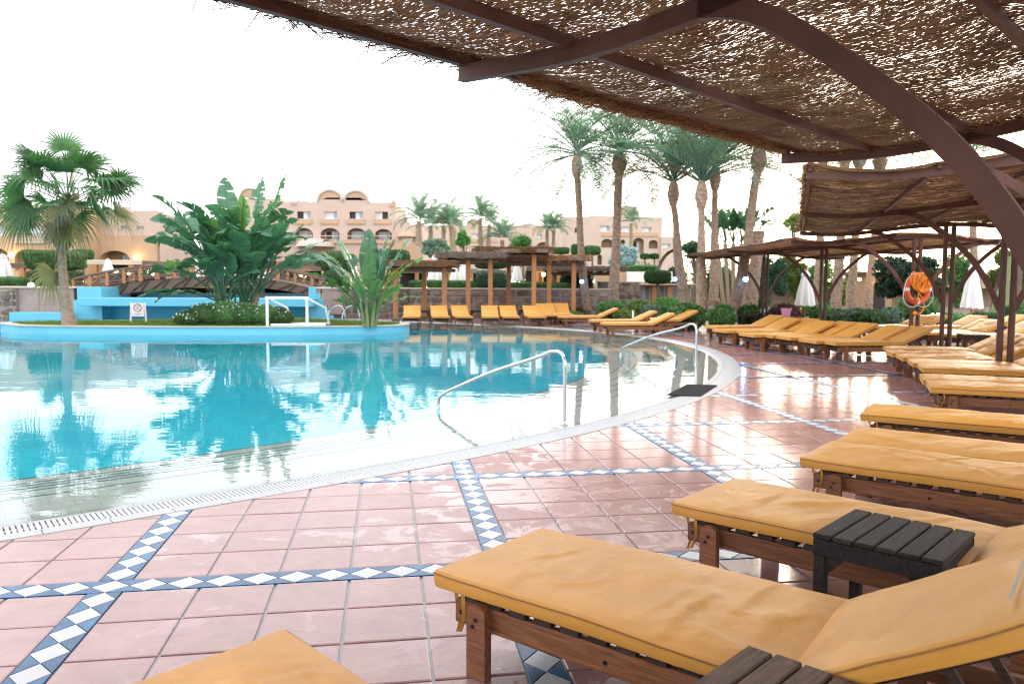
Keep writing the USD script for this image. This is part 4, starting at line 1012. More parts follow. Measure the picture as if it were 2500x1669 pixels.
def palm_trunk(P, rad, seed, n=14, amp=.10, step=.16):
    # overlapping leaf scars: every second facet stands proud, turned half a step from ring to ring
    L = np.r_[0, np.cumsum(np.linalg.norm(np.diff(P, axis=0), axis=1))]; r = np.random.default_rng(seed)
    k = int(L[-1] / (step / 2)); q = np.linspace(0, L[-1], k); C = np.stack([np.interp(q, L, P[:, i]) for i in range(3)], 1)
    R0 = np.interp(q / L[-1], np.linspace(0, 1, len(rad)), rad); th = np.arange(n) * 2 * PI / n; V = []
    for i in range(k):
        a = amp * (1.0 if i % 2 else -.55); w = 1 + a * (((np.arange(n) + (i // 2)) % 2) * 1.0 - .3) + r.normal(0, .025, n)
        V.append(np.stack([C[i, 0] + R0[i] * w * np.cos(th + i * .07), C[i, 1] + R0[i] * w * np.sin(th + i * .07), np.full(n, C[i, 2]) + (i % 2) * .0], -1))
    V = np.array(V); V = np.concatenate([V, V[:, :1]], 1); return grid(V)
def make_date_palm(label, x, yb, Y, xt, yt, seed, Lf=3.0, nf=34, rb=.30, rt=.19, up=(.2, 1.45), group=None, bulge=True, wind=-.35):
    # base and crown seat given as places in the photograph at distance Y
    b, tp = at(x, yb, Y), at(xt, yt, Y); b[2] = max(b[2], -.05); r = np.random.default_rng(seed)
    t = thing('date_palm', label, 'palm tree', b, 0, group); h = tp - b
    mid = h * .5 + [h[0] * .12, 0, 0]
    P = cspline([np.zeros(3), mid * .5 + [h[0] * .05, 0, 0], mid, h * .78, h], 40)
    v, f = palm_trunk(P, np.array([rb * 1.3, rb * 1.08, rb, rb * .92, rb * .85, rb * .8, rt * 1.05, rt, rt]), seed); MB().add(v, f[:, ::-1]).build('trunk', 'trunk_date', t)
    if bulge:
        P2 = np.array([h + [0, 0, -.12], h + [0, 0, .12], h + [0, 0, .35], h + [0, 0, .62], h + [0, 0, .95]])
        v, f = palm_trunk(cspline(P2, 14), np.array([rt * 1.0, rt * 1.75, rt * 1.9, rt * 1.5, rt * .8]), seed + 1, n=12, amp=.16, step=.14); MB().add(v, f[:, ::-1]).build('crown_boss', 'trunk_date', t)
    c = h + [0, 0, .85 if bulge else .2]
    for k in range(nf):
        q = (k + .5) / nf; az = k * 2.39996 + r.normal(0, .15); e0 = up[1] - (up[1] - up[0]) * q ** .8 + r.normal(0, .06)
        az += wind * math.sin(az) * .6
        date_frond(r, c + np.array([math.cos(az), math.sin(az), 0]) * rt * .5 + [0, 0, .35 * (1 - q)], az, e0, e0 - r.uniform(.9, 1.8), Lf * r.uniform(.82, 1.1)).build('frond', 'leaf_date' if q < .93 else 'leaf_date_dry', t)
    return t
zc = lambda x, y: (1280 + x * .3443, 220 + y * .3443)
dp = [('tall date palm left of all, trunk rising just right of the pergola', 445, 1560, 36.0, 372, 600, .27, .19), ('tall thick date palm standing behind the round bushes, second from the pergola', 628, 1500, 36.5, 672, 575, .33, .25),
      ('slim date palm with blue lit trunk behind the first thatched shade tip', 1150, 1530, 33.0, 1055, 800, .33, .17), ('short crowned date palm with bottle shaped neck, third in the right hand clump', 1260, 1560, 29.5, 1255, 820, .28, .17),
      ('straight date palm just right of the bottle necked one', 1345, 1500, 33.5, 1352, 690, .27, .17), ('leaning date palm whose trunk bends left at the foot beside a blue spotlight', 1480, 1560, 30.0, 1660, 560, .29, .21)]
for k, (la, x, y, Y, xt, yt, rb, rt) in enumerate(dp):
    a, b = zc(x, y), zc(xt, yt)
    make_date_palm(la, a[0], a[1], Y, b[0], b[1], 50 + k, Lf=(4.3, 4.6, 4.7, 5.0, 4.5, 4.2)[k], rb=rb * .66, rt=rt * .72, nf=46 if k == 1 else 40, up=(-.15, 1.4) if k < 2 else (.45, 1.5), group='tall date palms')
make_date_palm('date palm behind the leaning one, trunk straight and lit by the blue spotlight', *zc(1590, 1560), 33.5, *zc(1665, 1000), 60, Lf=.6, nf=3, rb=.29, rt=.24, bulge=False)
make_date_palm('tall date palm whose big drooping fronds hang left of the second shade', 2038, 775, 40.0, 2063, 395, 61, Lf=4.8, nf=40, rb=.24, rt=.22, up=(-.1, 1.45), group='palm trunks in the right background')
for k, (x, xt, la) in enumerate(((1994, 2010, 'palm trunk behind the white closed parasol'), (2075, 2098, 'palm trunk left of the reddish hut, crown hidden by the shade'), (2115, 2148, 'grey footed palm trunk right of the reddish hut'), (2392, 2370, 'palm trunk right of the second closed parasol'))):
    make_date_palm(la, x, 770, 42.0 + k, xt, 395 + 8 * k, 62 + k, Lf=3.6, nf=26, rb=.23, rt=.2, group='palm trunks in the right background')
far = [(1022, 585, 1022, 540), (1050, 590, 1052, 552), (1084, 595, 1082, 552), (1110, 600, 1100, 552), (1175, 605, 1172, 535), (1190, 605, 1195, 548), (1228, 610, 1226, 586), (1335, 610, 1336, 560), (1350, 612, 1352, 562), (1541, 600, 1541, 545)]
fl = ['palm right of the domed annexe, bushy and grey green', 'low palm between the annexe and the olive tree', 'grey palm behind the olive tree', 'pale palm right of the olive tree top', 'taller of two far palms with bare trunks', 'shorter of two far palms with bare trunks', 'small fan of fronds before the far pink wall', 'left one of the twin palms beside the far right building', 'right one of the twin palms beside the far right building', 'small palm in front of the arched gable of the far right building']
fp = None
for k, (x, yb, xt, yt) in enumerate(far):
    Y = 72 + (k * 7) % 20; Y = 100 if k > 6 else Y
    make_date_palm('far ' + fl[k], x, yb + 14, Y, xt, yt, 80 + k, Lf=2.8 if k < 9 else 3.4, nf=26, rb=.26, rt=.19, up=(.15, 1.5), bulge=False, group='small far palms')

# ------------------------------------------------------------------ fan palm on the island
def fan_leaf(r, p0, az, e0, e1, Lp, Rf, nseg=26, droop=.5):
    P = arch(p0, az, e0, e1, Lp, 10); t, s, n = frames(P); m = MB(); m.tube(P, np.linspace(.022, .012, 10), 5, cap=False)
    c, T, N = P[-1], t[-1], n[-1]
    T2 = T * .9 - np.array([0, 0, .45 * droop]); T2 /= np.linalg.norm(T2); N = np.cross(s, T2) * -1; N = N if N[2] > 0 else -N
    tw = r.normal(0, .75); s, N = s * math.cos(tw) + N * math.sin(tw), N * math.cos(tw) - s * math.sin(tw)
    A = np.linspace(-2.05, 2.05, nseg); da = A[1] - A[0]
    q = np.array([.0, .16, .34, .52, .70, .86, 1.0]); wv = np.array([.02, 1, 1, .86, .55, .3, .04])
    for a in A:
        R_ = Rf * (1 - .13 * (a / 2.05) ** 2) * r.uniform(.88, 1.08); dr = droop * r.uniform(.5, 1.4) * R_
        d = math.cos(a) * T2 + math.sin(a) * s; w = -math.sin(a) * T2 + math.cos(a) * s
        cup = N * (.14 * np.sin(q * PI * .7))[:, None] * R_ + np.array([0, 0, -1.0]) * (dr * np.clip(q - .45, 0, 1) ** 2 * 1.6)[:, None] + N * (.05 * abs(math.sin(a)) * R_ * q)[:, None]
        C = c + d * (q * R_)[:, None] + cup; hw = (np.minimum(q, .44) * R_ * math.tan(da / 2) * 1.06 * wv)[:, None] * w
        hw = hw + (wv * .002)[:, None] * w
        v, f = grid(np.stack([C - hw, C + N * .014 * wv[:, None], C + hw])); m.add(v, f)
    return m
b = G(160 * K, 745 * K, IZ); fpz = np.array([b[0], b[1], IZ - .02]); r = np.random.default_rng(9)
t = thing('fan_palm', 'fan palm with shaggy grey trunk top on the left end of the pool island', 'palm tree', fpz)
tp = at(166, 500, b[1]) - fpz; Pt = cspline([(0, 0, 0), (-.10, 0, .8), (-.16, 0, tp[2] * .55), (-.06, 0, tp[2] * .8), (tp[0], 0, tp[2])], 30)
v, f = palm_trunk(Pt, [.23, .165, .14, .125, .115, .12, .15, .15], 5, n=18, amp=.03, step=.2); MB().add(v, f[:, ::-1]).build('trunk', 'trunk_fan', t)
for k in range(66):
    q = k / 66; z = tp[2] * (.60 + .40 * q); c = np.array([np.interp(z, Pt[:, 2], Pt[:, 0]), 0, z]); a = k * 2.39996
    P = arch(c + np.array([math.cos(a), math.sin(a), 0]) * .12, a + .8 * (-1) ** k, 1.05, 1.35, .34 + .1 * r.random(), 4); P2 = P + [.03 * math.cos(a), .03 * math.sin(a), 0]
    e = np.array([-math.sin(a), math.cos(a), 0]); w = np.linspace(.075, .03, 4)[:, None]
    v, f = grid(np.stack([P - e * w, P2 + e * 0, P + e * w])); MB().add(v, f).build('leaf_base', 'boot_grey', t)
for k in range(32):
    q = k / 32; az = k * 2.39996 + r.normal(0, .12); e0 = 1.5 - 1.72 * q ** .85 + r.normal(0, .12)
    fan_leaf(r, tp + [0, 0, .15 - .3 * q], az, e0, e0 - .25 - .35 * r.random(), 1.55 * r.uniform(.75, 1.15) * (1 - .22 * q), 1.02 * r.uniform(.85, 1.1), droop=.40 + .5 * q).build('fan_leaf', 'leaf_fan' if q < .9 else 'leaf_fan_old', t)
for k, (a, z) in enumerate(((3.4, .60), (3.9, .58), (.3, .97), (5.6, .95), (4.4, .97))):
    fan_leaf(r, np.array([-.1, 0, tp[2] * z]), a, -.9, -1.35, .6, .8, droop=.9, nseg=20).build('dead_leaf', 'leaf_fan_old', t)

# ------------------------------------------------------------------ paddle leaved plants
def paddle_leaf(r, p0, az, e0, e1, Lp, Lb, Wb, tear=.35, fold=.45, n=22, twist=0.0):
    P = arch(p0, az, e0, e1, Lp + Lb, 34, 1.6); L = np.linspace(0, 1, 34) * (Lp + Lb); m = MB()
    m.tube(P[::2], np.linspace(.034, .008, 17), 5, cap=False)
    q = np.linspace(0, 1, n); C = np.stack([np.interp(Lp + q * Lb, L, P[:, i]) for i in range(3)], 1); t, s, N = frames(C)
    h = P[-1] - P[0]; s = np.array([-math.sin(az), math.cos(az), 0]); ct, st = math.cos(twist), math.sin(twist)
    prof = Wb / 2 * np.clip(np.sin(PI * np.clip(q, 0, 1) ** .85), 0, 1) ** .55 * (1 - .25 * q); prof[0] *= .3
    for sg in (-1, 1):
        k = 0
        while k < n - 1:
            e = min(n - 1, k + (1 if r.random() < tear else int(r.integers(2, 5)))); a = np.arange(k, e + 1)
            dz = r.normal(0, .10) - (.20 if r.random() < tear else 0); lean = r.normal(.12, .1); rows = []
            for u in (0, .35, .7, 1.0):
                S = (s * ct + np.array([0, 0, st])) * sg; side = S * math.cos(fold) + N[a] * math.sin(fold)
                g = np.linspace(0, 1, len(a)); nar = (1 - .10 * u * (np.abs(2 * g - 1)) * tear * 2)
                cc = C[a] + (C[a].mean(0) - C[a]) * (.10 * u * tear * 2)
                rows.append(cc + side * (prof[a] * u)[:, None] + t[a] * (lean * prof[a] * u)[:, None] + N[a] * ((dz * u * u - .10 * u * u + .012 * np.sin(a * 2.1)) * prof[a] * 1.4)[:, None])
            v, f = grid(np.array(rows)); m.add(v, f); k = e
    return m
b = G(548 * K, 741 * K, IZ); r = np.random.default_rng(21)
t = thing('giant_bird_of_paradise', 'huge clump of dark torn paddle leaves in the middle of the pool island', 'plant', (b[0], b[1], IZ - .02))
stems = [(-.45, .1, 1.0, .12), (.0, .3, 1.8, .10), (.20, -.2, .7, .15), (-.2, -.35, .5, .13), (.30, .25, 1.4, .1), (-.7, .3, 1.7, .1), (.45, .05, 1.0, .09)]
for k, (x, y, hh, rad) in enumerate(stems):
    P = cspline([(x, y, 0), (x * 1.15, y * 1.1, hh * .5), (x * 1.4, y * 1.3, hh)], 12); MB().tube(P, np.linspace(rad, rad * .7, 12), 9).build('stem', 'stem_brown' if k % 2 == 0 else 'stem_green', t)
    nl = 13 if k != 6 else 9
    for j in range(nl):
        q = j / nl; az = math.atan2(y, x) * .5 + j * 2.39996 + k; e0 = 1.48 - .62 * q + r.normal(0, .05)
        if y < 0 and math.sin(az) < -.3: e0 = min(1.5, e0 + .12)
        Lp, Lb = r.uniform(1.1, 1.7) * (1 - .15 * q), r.uniform(1.25, 1.75)
        paddle_leaf(r, P[-1] + [0, 0, -.25 * (1 - q)], az, e0, e0 - r.uniform(.5, 1.25) - .5 * q, Lp, Lb, r.uniform(.6, .85), r.uniform(.05, .38), r.uniform(.1, .5), twist=r.normal(0, .35)).build('leaf', 'leaf_banana' if r.random() < .9 else 'leaf_banana_light', t)
for az, e0, e1, Lp, Lb in ((3.0, .75, -.15, 1.5, 1.7), (3.35, .45, -.45, 1.4, 1.5), (2.8, 1.0, .2, 1.9, 1.6), (1.0, 1.42, 1.3, 2.9, 1.5), (.0, 1.32, 1.15, 3.0, 1.5), (2.2, 1.42, 1.25, 2.9, 1.5), (-.25, .9, -.2, 1.9, 1.5), (.3, 1.0, .1, 2.2, 1.5), (3.5, .6, -.9, 1.2, 1.3)):
    paddle_leaf(r, np.array([.25 * math.cos(az), .2 * math.sin(az), .55]), az, e0, e1, Lp, Lb, .74, .25, .25).build('leaf', 'leaf_banana', t)
b = G(848 * K, 747 * K, IZ); r = np.random.default_rng(33)
t = thing('banana_plant', 'light green banana plant with upright leaves on the right end of the pool island', 'plant', (b[0], b[1], IZ - .02))
for k in range(7):
    a = k * .9; x, y = .16 * math.cos(a), .14 * math.sin(a); MB().tube([(x, y, 0), (x * 1.3, y * 1.2, .35), (x * 1.9, y * 1.5, .75)], [.07, .055, .04], 8).build('stem', 'stem_green', t)
for k, (az, e0, e1, Lp, Lb, W, mt_) in enumerate(((1.7, 1.53, 1.5, 1.25, 1.75, .50, 0), (.25, 1.42, 1.30, 1.25, 1.75, .56, 0), (-.2, 1.36, 1.12, 1.15, 1.6, .44, 0), (2.9, 1.35, .95, 1.2, 1.6, .52, 0), (3.3, 1.22, .55, 1.1, 1.6, .5, 1), (2.7, 1.12, .35, 1.1, 1.4, .45, 1), (3.0, .95, .1, .9, 1.2, .42, 1),
                                             (.1, 1.2, .75, 1.0, 1.15, .40, 2), (-.3, 1.0, .4, .7, .9, .36, 1), (.2, .75, -.35, .75, 1.15, .42, 1), (-.6, .85, .1, .7, .9, .34, 1), (4.4, 1.2, .7, .7, .9, .32, 1), (5.2, 1.15, .6, .7, .9, .34, 1), (3.6, .8, -.2, .6, .8, .3, 1), (1.2, 1.3, 1.0, 1.1, 1.3, .4, 0), (4.9, 1.45, 1.3, 1.0, 1.3, .36, 1), (2.9, 1.15, .2, 1.3, 1.8, .38, 0), (3.2, 1.0, -.1, 1.1, 1.6, .36, 1), (.05, 1.15, .35, 1.2, 1.6, .38, 1), (.3, 1.3, .8, 1.3, 1.7, .4, 0), (2.6, 1.3, .7, 1.3, 1.8, .42, 0))):
    paddle_leaf(r, np.array([.1 * math.cos(az), .1 * math.sin(az), .3]), az, e0, e1, Lp * .85, Lb * .95, W * 1.45, .22, .25, twist=r.normal(0, .2)).build('leaf', ('leaf_banana', 'leaf_banana_light', 'leaf_banana_yellow')[mt_], t)
b = at(1790, 700, 44)
t = thing('bird_of_paradise_tree', 'dark paddle leaved tree between the palm trunks of the right hand clump', 'tree', (b[0], b[1], .0))
for k in range(5):
    x = -.9 + .45 * k; P = cspline([(x * .5, 0, 0), (x * .8, .1, 2.2), (x, .2, 3.8)], 8); MB().tube(P, .12, 8).build('stem', 'stem_brown', t)
    for j in range(7): az = j * 2.4 + k; e0 = 1.45 - .1 * j + .2; paddle_leaf(r, P[-1], az, min(e0, 1.5), e0 - .7, .8, 1.3, .5, .3).build('leaf', 'leaf_banana', t)

# ------------------------------------------------------------------ shrubs, hedges and trees from leaf-sized faces
def leaf_faces(P, N, size, r, tilt=.7):
    n = len(P); d = N + r.normal(0, tilt, (n, 3)); d /= np.linalg.norm(d, axis=1)[:, None]
    a = np.cross(d, r.normal(0, 1, (n, 3))); a /= np.linalg.norm(a, axis=1)[:, None]; b_ = np.cross(d, a)
    sz = size * r.uniform(.6, 1.35, (n, 1)); v = np.stack([P - a * sz * .5, P + b_ * sz * .28, P + a * sz * .55 + d * sz * .1, P - b_ * sz * .28], 1).reshape(-1, 3)
    k = np.arange(n)[:, None] * 4; return v, np.vstack([k + [0, 1, 2], k + [0, 2, 3]])
def superell(r, n, half, pw):
    d = r.normal(0, 1, (n, 3)); d /= np.linalg.norm(d, axis=1)[:, None]
    k = (np.abs(d) ** pw).sum(1) ** (-1 / pw); P = d * k[:, None]; N = np.sign(P) * np.abs(P) ** (pw - 1); N /= np.linalg.norm(N, axis=1)[:, None]
    return P * half, N
def shrub(name, label, cat, loc, half, m, seed, size=.07, n=2600, pw=2.0, rough=.12, core=.84, group=None, z0=None, flowers=None, part='foliage', into=None, ctr=(0, 0, 0)):
    r = np.random.default_rng(seed); half = np.array(half, float)
    t = into if into is not None else thing(name, label, cat, loc, 0, group)
    c = np.array([0, 0, half[2] if z0 is None else z0]) + ctr
    ic = trimesh.creation.icosphere(3); d = np.array(ic.vertices); k = (np.abs(d) ** pw).sum(1) ** (-1 / pw)
    nz = 1 + rough * 1.6 * (meshkit.fbm(d * 2.3 + seed * 3.1, 3, seed) - .5)
    mb = MB().add(d * k[:, None] * half * core * nz[:, None] + c, ic.faces)
    P, N = superell(r, n, half, pw); dd = P / np.linalg.norm(P / half, axis=1)[:, None] / half
    f_ = 1 + rough * 1.6 * (meshkit.fbm(P / half / np.linalg.norm(P / half, axis=1)[:, None] * 2.3 + seed * 3.1, 3, seed) - .5)
    P = P * (f_ * (1 - np.abs(r.normal(0, rough * .55, n))))[:, None]
    v, f = leaf_faces(P + c, N, size, r); mb.add(v, f); mb.build(part, m, t)
    if flowers:
        q = P[(N[:, 2] > -.1) & (N[:, 1] < .6)][:flowers[1]] * 1.03 + c
        v, f = leaf_faces(q, N[:len(q)] * 0 + [0, -.6, .7], flowers[2], r, .4); MB().add(v, f).build('flowers', flowers[0], t, kind='stuff')
    return t
gs = lambda x, y, z=0.0: G(x, y, z)
# white flowering ground cover on the island: low mounds side by side
bz = IZ - .03
for k, (x, w, hh) in enumerate(((455, .55, .24), (497, .62, .36), (545, .60, .40), (592, .55, .36), (640, .55, .34), (678, .4, .27))):
    b = G(x, 794, IZ); shrub('flowering_shrub', 'white flowered low shrub on the island, ' + ('at the left end of the flower bed', 'second mound from the left', 'in front of the brown stems', 'under the drooping leaf stalks', 'left of the white goal post', 'inside the white goal frame')[k], 'shrub', (b[0], b[1] + .35, bz), (w, .45, hh), 'leaf_bush', 100 + k, .055, 2600, flowers=('flower_white', 46, .06))
# bushes at the foot of the palms
for k, (x0, x1, y0, y1, Y, m, la) in enumerate(((1628, 1722, 742, 806, 27.5, 'leaf_bush', 'big round glossy green bush right of the raised loungers'), (1728, 1796, 746, 802, 29, 'leaf_bush', 'dark green bush between the feet of two palms'), (1800, 1856, 744, 800, 30, 'leaf_bush', 'green bush left of the first brown post'),
                                           (1455, 1535, 735, 772, 32, 'leaf_bush', 'dark green bush in front of the second date palm'), (1525, 1600, 733, 772, 34, 'leaf_lime', 'yellow green spreading bush before the glazed pavilion'), (1590, 1662, 725, 765, 37, 'leaf_bush', 'clipped green bush right of the yellow green one'),
                                           (1500, 1560, 756, 777, 29.5, 'leaf_lime', 'low yellowish ground shrub beside the paired loungers'), (1352, 1428, 760, 778, 32.5, 'leaf_lime', 'low flat yellow green shrub under the first date palm'), (1562, 1610, 742, 770, 33, 'leaf_grey', 'grey green shrub left of the raised back rests'),
                                           (1872, 1958, 743, 790, 29, 'leaf_purple', 'dark purple leaved shrub behind the pink bucket'), (2036, 2120, 752, 792, 29.5, 'leaf_grey', 'left half of the grey green clipped hedge beyond the posts'), (2080, 2160, 755, 790, 29, 'leaf_hedge', 'green hedge section in front of the grey clipped hedge'), (2140, 2200, 752, 790, 30, 'leaf_grey', 'right end of the grey green clipped hedge by the lifebuoy post'),
                                           (1975, 2040, 744, 790, 33, 'leaf_bush', 'leafy bush under the white closed parasol'), (2190, 2290, 722, 785, 34, 'leaf_bush', 'bright leaved bush behind the lifebuoy'), (2360, 2440, 762, 795, 30, 'leaf_hedge', 'low hedge right of the second closed parasol'), (2438, 2470, 752, 790, 28, 'leaf_hedge', 'round clipped bush by the fifth post pair'),
                                           (2462, 2540, 735, 790, 30, 'leaf_bush', 'bush at the right edge behind the loungers'), (1640, 1700, 728, 760, 41, 'leaf_hedge', 'rounded hedge behind the first palm of the clump'), (1955, 2000, 742, 765, 40, 'leaf_hedge', 'small hedge far behind the parasol'), (2290, 2360, 765, 795, 31, 'leaf_bush', 'flower bed shrub with green lights'))):
    a, b_ = at(x0, y1, Y), at(x1, y0, Y); w = (b_[0] - a[0]) / 2; hh = (b_[2] + .03) / 2
    shrub('bush', la, 'bush', ((a[0] + b_[0]) / 2, Y, -.03), (w, min(w, 1.2), max(hh, .12)), m, 120 + k, .15 if k < 5 else .12, 2400, pw=2.4, rough=.42, core=.72, group='bushes beyond the pool deck')
# trees in the right background
def tree(label, x, yb, Y, x0, x1, y0, y1, m, seed, n=9000, size=.16, lobes=9):
    r = np.random.default_rng(seed); b = at(x, yb, Y); b[2] = min(b[2], .4); a, c = at(x0, y1, Y) - b, at(x1, y0, Y) - b; ctr = (a + c) / 2; half = np.array([(c[0] - a[0]) / 2, (c[0] - a[0]) / 2 * .8, (c[2] - a[2]) / 2])
    t = thing('tree', label, 'tree', b)
    P = cspline([(0, 0, 0), (ctr[0] * .2 + .1, 0, ctr[2] * .45), (ctr[0] * .7, 0, ctr[2] * .9)], 12); MB().tube(P, np.linspace(.16, .07, 12), 9).build('trunk', 'trunk_tree', t)
    pts, nor = [], []
    for k in range(lobes):
        o = r.normal(0, 1, 3); o /= np.linalg.norm(o); o = ctr + o * half * r.uniform(.35, .72); h = half * r.uniform(.28, .5)
        Q, N = superell(r, n // lobes, h, 2.0); s_ = 1 - np.abs(r.normal(0, .3, len(Q))); pts.append(o + Q * s_[:, None]); nor.append(N)
        MB().tube([P[7], (P[7] + o) / 2 + [0, 0, .1], o], [.06, .04, .015], 5).build('limb', 'trunk_tree', t)
    v, f = leaf_faces(np.vstack(pts), np.vstack(nor), size, r, .9); MB().add(v, f).build('crown', m, t)
    return t
tree('broad dark evergreen tree behind the lifebuoy', 2230, 770, 39, 2135, 2318, 612, 760, 'leaf_dark', 201, 15000, .2, 16)
tree('dark tree behind the first post pair of the third shade', 1880, 770, 38, 1838, 1930, 618, 745, 'leaf_dark', 202, 9000)
tree('light green loose tree between the first and second post pair', 1945, 770, 46, 1895, 1990, 612, 730, 'leaf_lime', 203, 6000)
tree('green tree right of the fourth post pair behind the second parasol', 2420, 770, 44, 2385, 2500, 590, 720, 'leaf_lime', 204, 7000)
tree('thin leafed tree reaching above the second shade at the right edge', 2480, 760, 36, 2420, 2560, 330, 480, 'leaf_lime', 205, 4000, .16)
tree('sparse tree top left of the second shade', 1935, 740, 52, 1890, 1975, 515, 575, 'leaf_lime', 206, 1500, .16, 6)
tree('small round tree between the trunks of the palm clump', 1690, 760, 50, 1660, 1730, 575, 640, 'leaf_dark', 207, 4000)
tree('olive coloured spreading tree in front of the far buildings', 1082, 660, 58, 1018, 1130, 580, 635, 'leaf_grey', 208, 6000, .2, 12)
tree('bushy green palm like tree right of the olive tree', 1135, 650, 62, 1105, 1150, 560, 610, 'leaf_bush', 209, 2500)
tree('feathery green tree behind the pergola roofs', 1275, 660, 64, 1240, 1310, 568, 625, 'leaf_bush', 210, 4500, .2)
tree('silvery blue palm like tree in front of the right far building', 1518, 680, 66, 1478, 1562, 598, 660, 'leaf_silver', 211, 4500, .3, 10)
for k, (x, x0, x1, y0, y1, Y, m, la) in enumerate(((1850, 1800, 1905, 640, 760, 52, 'leaf_bush', 'mid green tree filling the gap behind the first brown post'), (2010, 1960, 2060, 615, 750, 56, 'leaf_bush', 'soft green tree far behind the white parasol and palm trunks'), (2075, 2040, 2130, 650, 760, 60, 'leaf_lime', 'pale green tree between two background palm trunks'),
                                                (2345, 2300, 2400, 600, 760, 55, 'leaf_bush', 'green tree behind the fourth post pair'), (2460, 2420, 2560, 560, 760, 50, 'leaf_hedge', 'tall green tree at the right edge behind the fifth post pair'), (1745, 1715, 1790, 630, 750, 55, 'leaf_hedge', 'green tree deep between the palm clump trunks'), (1640, 1600, 1670, 640, 720, 62, 'leaf_dark', 'dark little tree behind the third palm trunk'))):
    tree(la, x, y1 + 12, Y, x0, x1, y0, y1, m, 230 + k, 5200, .24, 11)
t = thing('tree_stump', 'pale green leaning bare trunk near the round clipped bush', 'tree trunk', at(2432, 786, 31.5)); MB().tube(cspline([(0, 0, 0), (.12, 0, .5), (.30, 0, 1.3), (.5, 0, 2.6)], 12), np.linspace(.34, .16, 12), 12).build('trunk', 'stem_green', t, smooth=True)
# clipped topiary on the terrace
def topiary(label, x0, x1, y0, y1, Y, pw=5.0, m='leaf_hedge', seed=1, stem=None, n=3400, depth=None):
    a, c = at(x0, y1, Y), at(x1, y0, Y); w, h = (c[0] - a[0]) / 2, (c[2] - a[2]) / 2
    base = min(a[2], TZ) if stem is None else at(x0, stem, Y)[2]
    t = shrub('topiary', label, 'topiary', ((a[0] + c[0]) / 2, Y, base), (w, depth or min(w, .9), h), m, seed, .085, n, pw=pw, rough=.06, core=.93, group='clipped topiary and hedges', z0=(a[2] + c[2]) / 2 - base)
    if a[2] - base > .1: MB().tube([(0, 0, 0), (.05, 0, (a[2] - base) * .5), (0, 0, a[2] - base + h * .4)], [.09, .07, .06], 8).build('trunk', 'trunk_tree', t)
    return t
zl = lambda x, y: (x * .2168, 480 + y * .2168)
topiary('broad clipped hedge block right behind the fan palm trunk, upper tier', 77, 196, 612, 659, 40.5, 6, seed=301, n=6000)
topiary('broad clipped hedge block right behind the fan palm trunk, lower tier', 82, 190, 660, 700, 40, 6, seed=302, n=5000)
topiary('low clipped shrub left of the dark hedge block', 86, 106, 674, 700, 38.5, 4, seed=303)
topiary('loose hedge along the wall at the far left', -20, 66, 676, 702, 38, 3.5, 'leaf_bush', 304)
topiary('bright clipped hedge in front of the left building arches', 60, 100, 610, 634, 52, 5, seed=305)
topiary('clipped bright hedge right of the fan palm trunk near the building', 180, 222, 609, 634, 52, 5, seed=306)
topiary('upper dark green ball of topiary behind the banana plant', 783, 870, 613, 668, 42, 2.6, seed=307, n=5000)
topiary('dark green rounded topiary between bridge end and banana plant, lower one', 786, 845, 660, 700, 41, 2.6, seed=308)
topiary('square topped topiary over the left pergola roof', 938, 1000, 610, 650, 45, 4, seed=309)
topiary('dark topiary column behind the second pergola roof', 1160, 1238, 628, 656, 43, 4, 'leaf_dark', 310)
topiary('dark clipped block behind the pergola posts with white parasols', 1162, 1240, 660, 706, 40, 5, 'leaf_dark', 311)
topiary('dark clipped hedge behind the right pergola posts', 1368, 1446, 672, 706, 41, 5, 'leaf_dark', 312)
topiary('long low hedge on the retaining wall, left part', 1000, 1160, 685, 706, 38.2, 7, seed=313, n=6000, depth=.4)
topiary('long low hedge on the retaining wall, right part', 1245, 1392, 690, 708, 38.2, 7, seed=314, n=6000, depth=.4)
topiary('flat clipped crown on the slope left of the first palm trunk', 1349, 1390, 604, 620, 62, 4, seed=315)
topiary('clipped umbrella crown left of the first tall palm trunk', 1394, 1425, 596, 622, 60, 4, seed=316)
topiary('clipped umbrella crown right of the first tall palm trunk', 1425, 1466, 600, 622, 60, 4, seed=317)
topiary('small clipped crown before the right building, left of two', 1563, 1586, 619, 632, 70, 4, seed=318)
topiary('small clipped crown before the right building, right of two', 1587, 1608, 619, 632, 70, 4, seed=319)
topiary('long clipped hedge below the silver tree', 1525, 1605, 648, 664, 60, 6, seed=320, n=4000)
topiary('mushroom shaped clipped tree with pale stem before the glazed pavilion', 1574, 1636, 660, 692, 38, 3.6, seed=321, stem=745, n=5000)
topiary('round clipped shrub beneath the far left of the pink lower arch', 700, 728, 622, 648, 62, 3, 'leaf_bush', 322)
t = thing('hedge_mass', kind='stuff', label='mixed far garden greenery along the foot of the buildings', cat='shrubbery'); r = np.random.default_rng(77); mb = MB()
for k in range(70):
    x = r.uniform(-75, 60); Y = r.uniform(72, 84); h = r.uniform(.5, 1.6); Q, N = superell(r, 260, np.array([r.uniform(.8, 2.4), 1, h]), 2.4); v, f = leaf_faces(Q + [x, Y, TZ + h * .8], N, .28, r); mb.add(v, f)
mb.build('foliage', 'leaf_hedge', t)

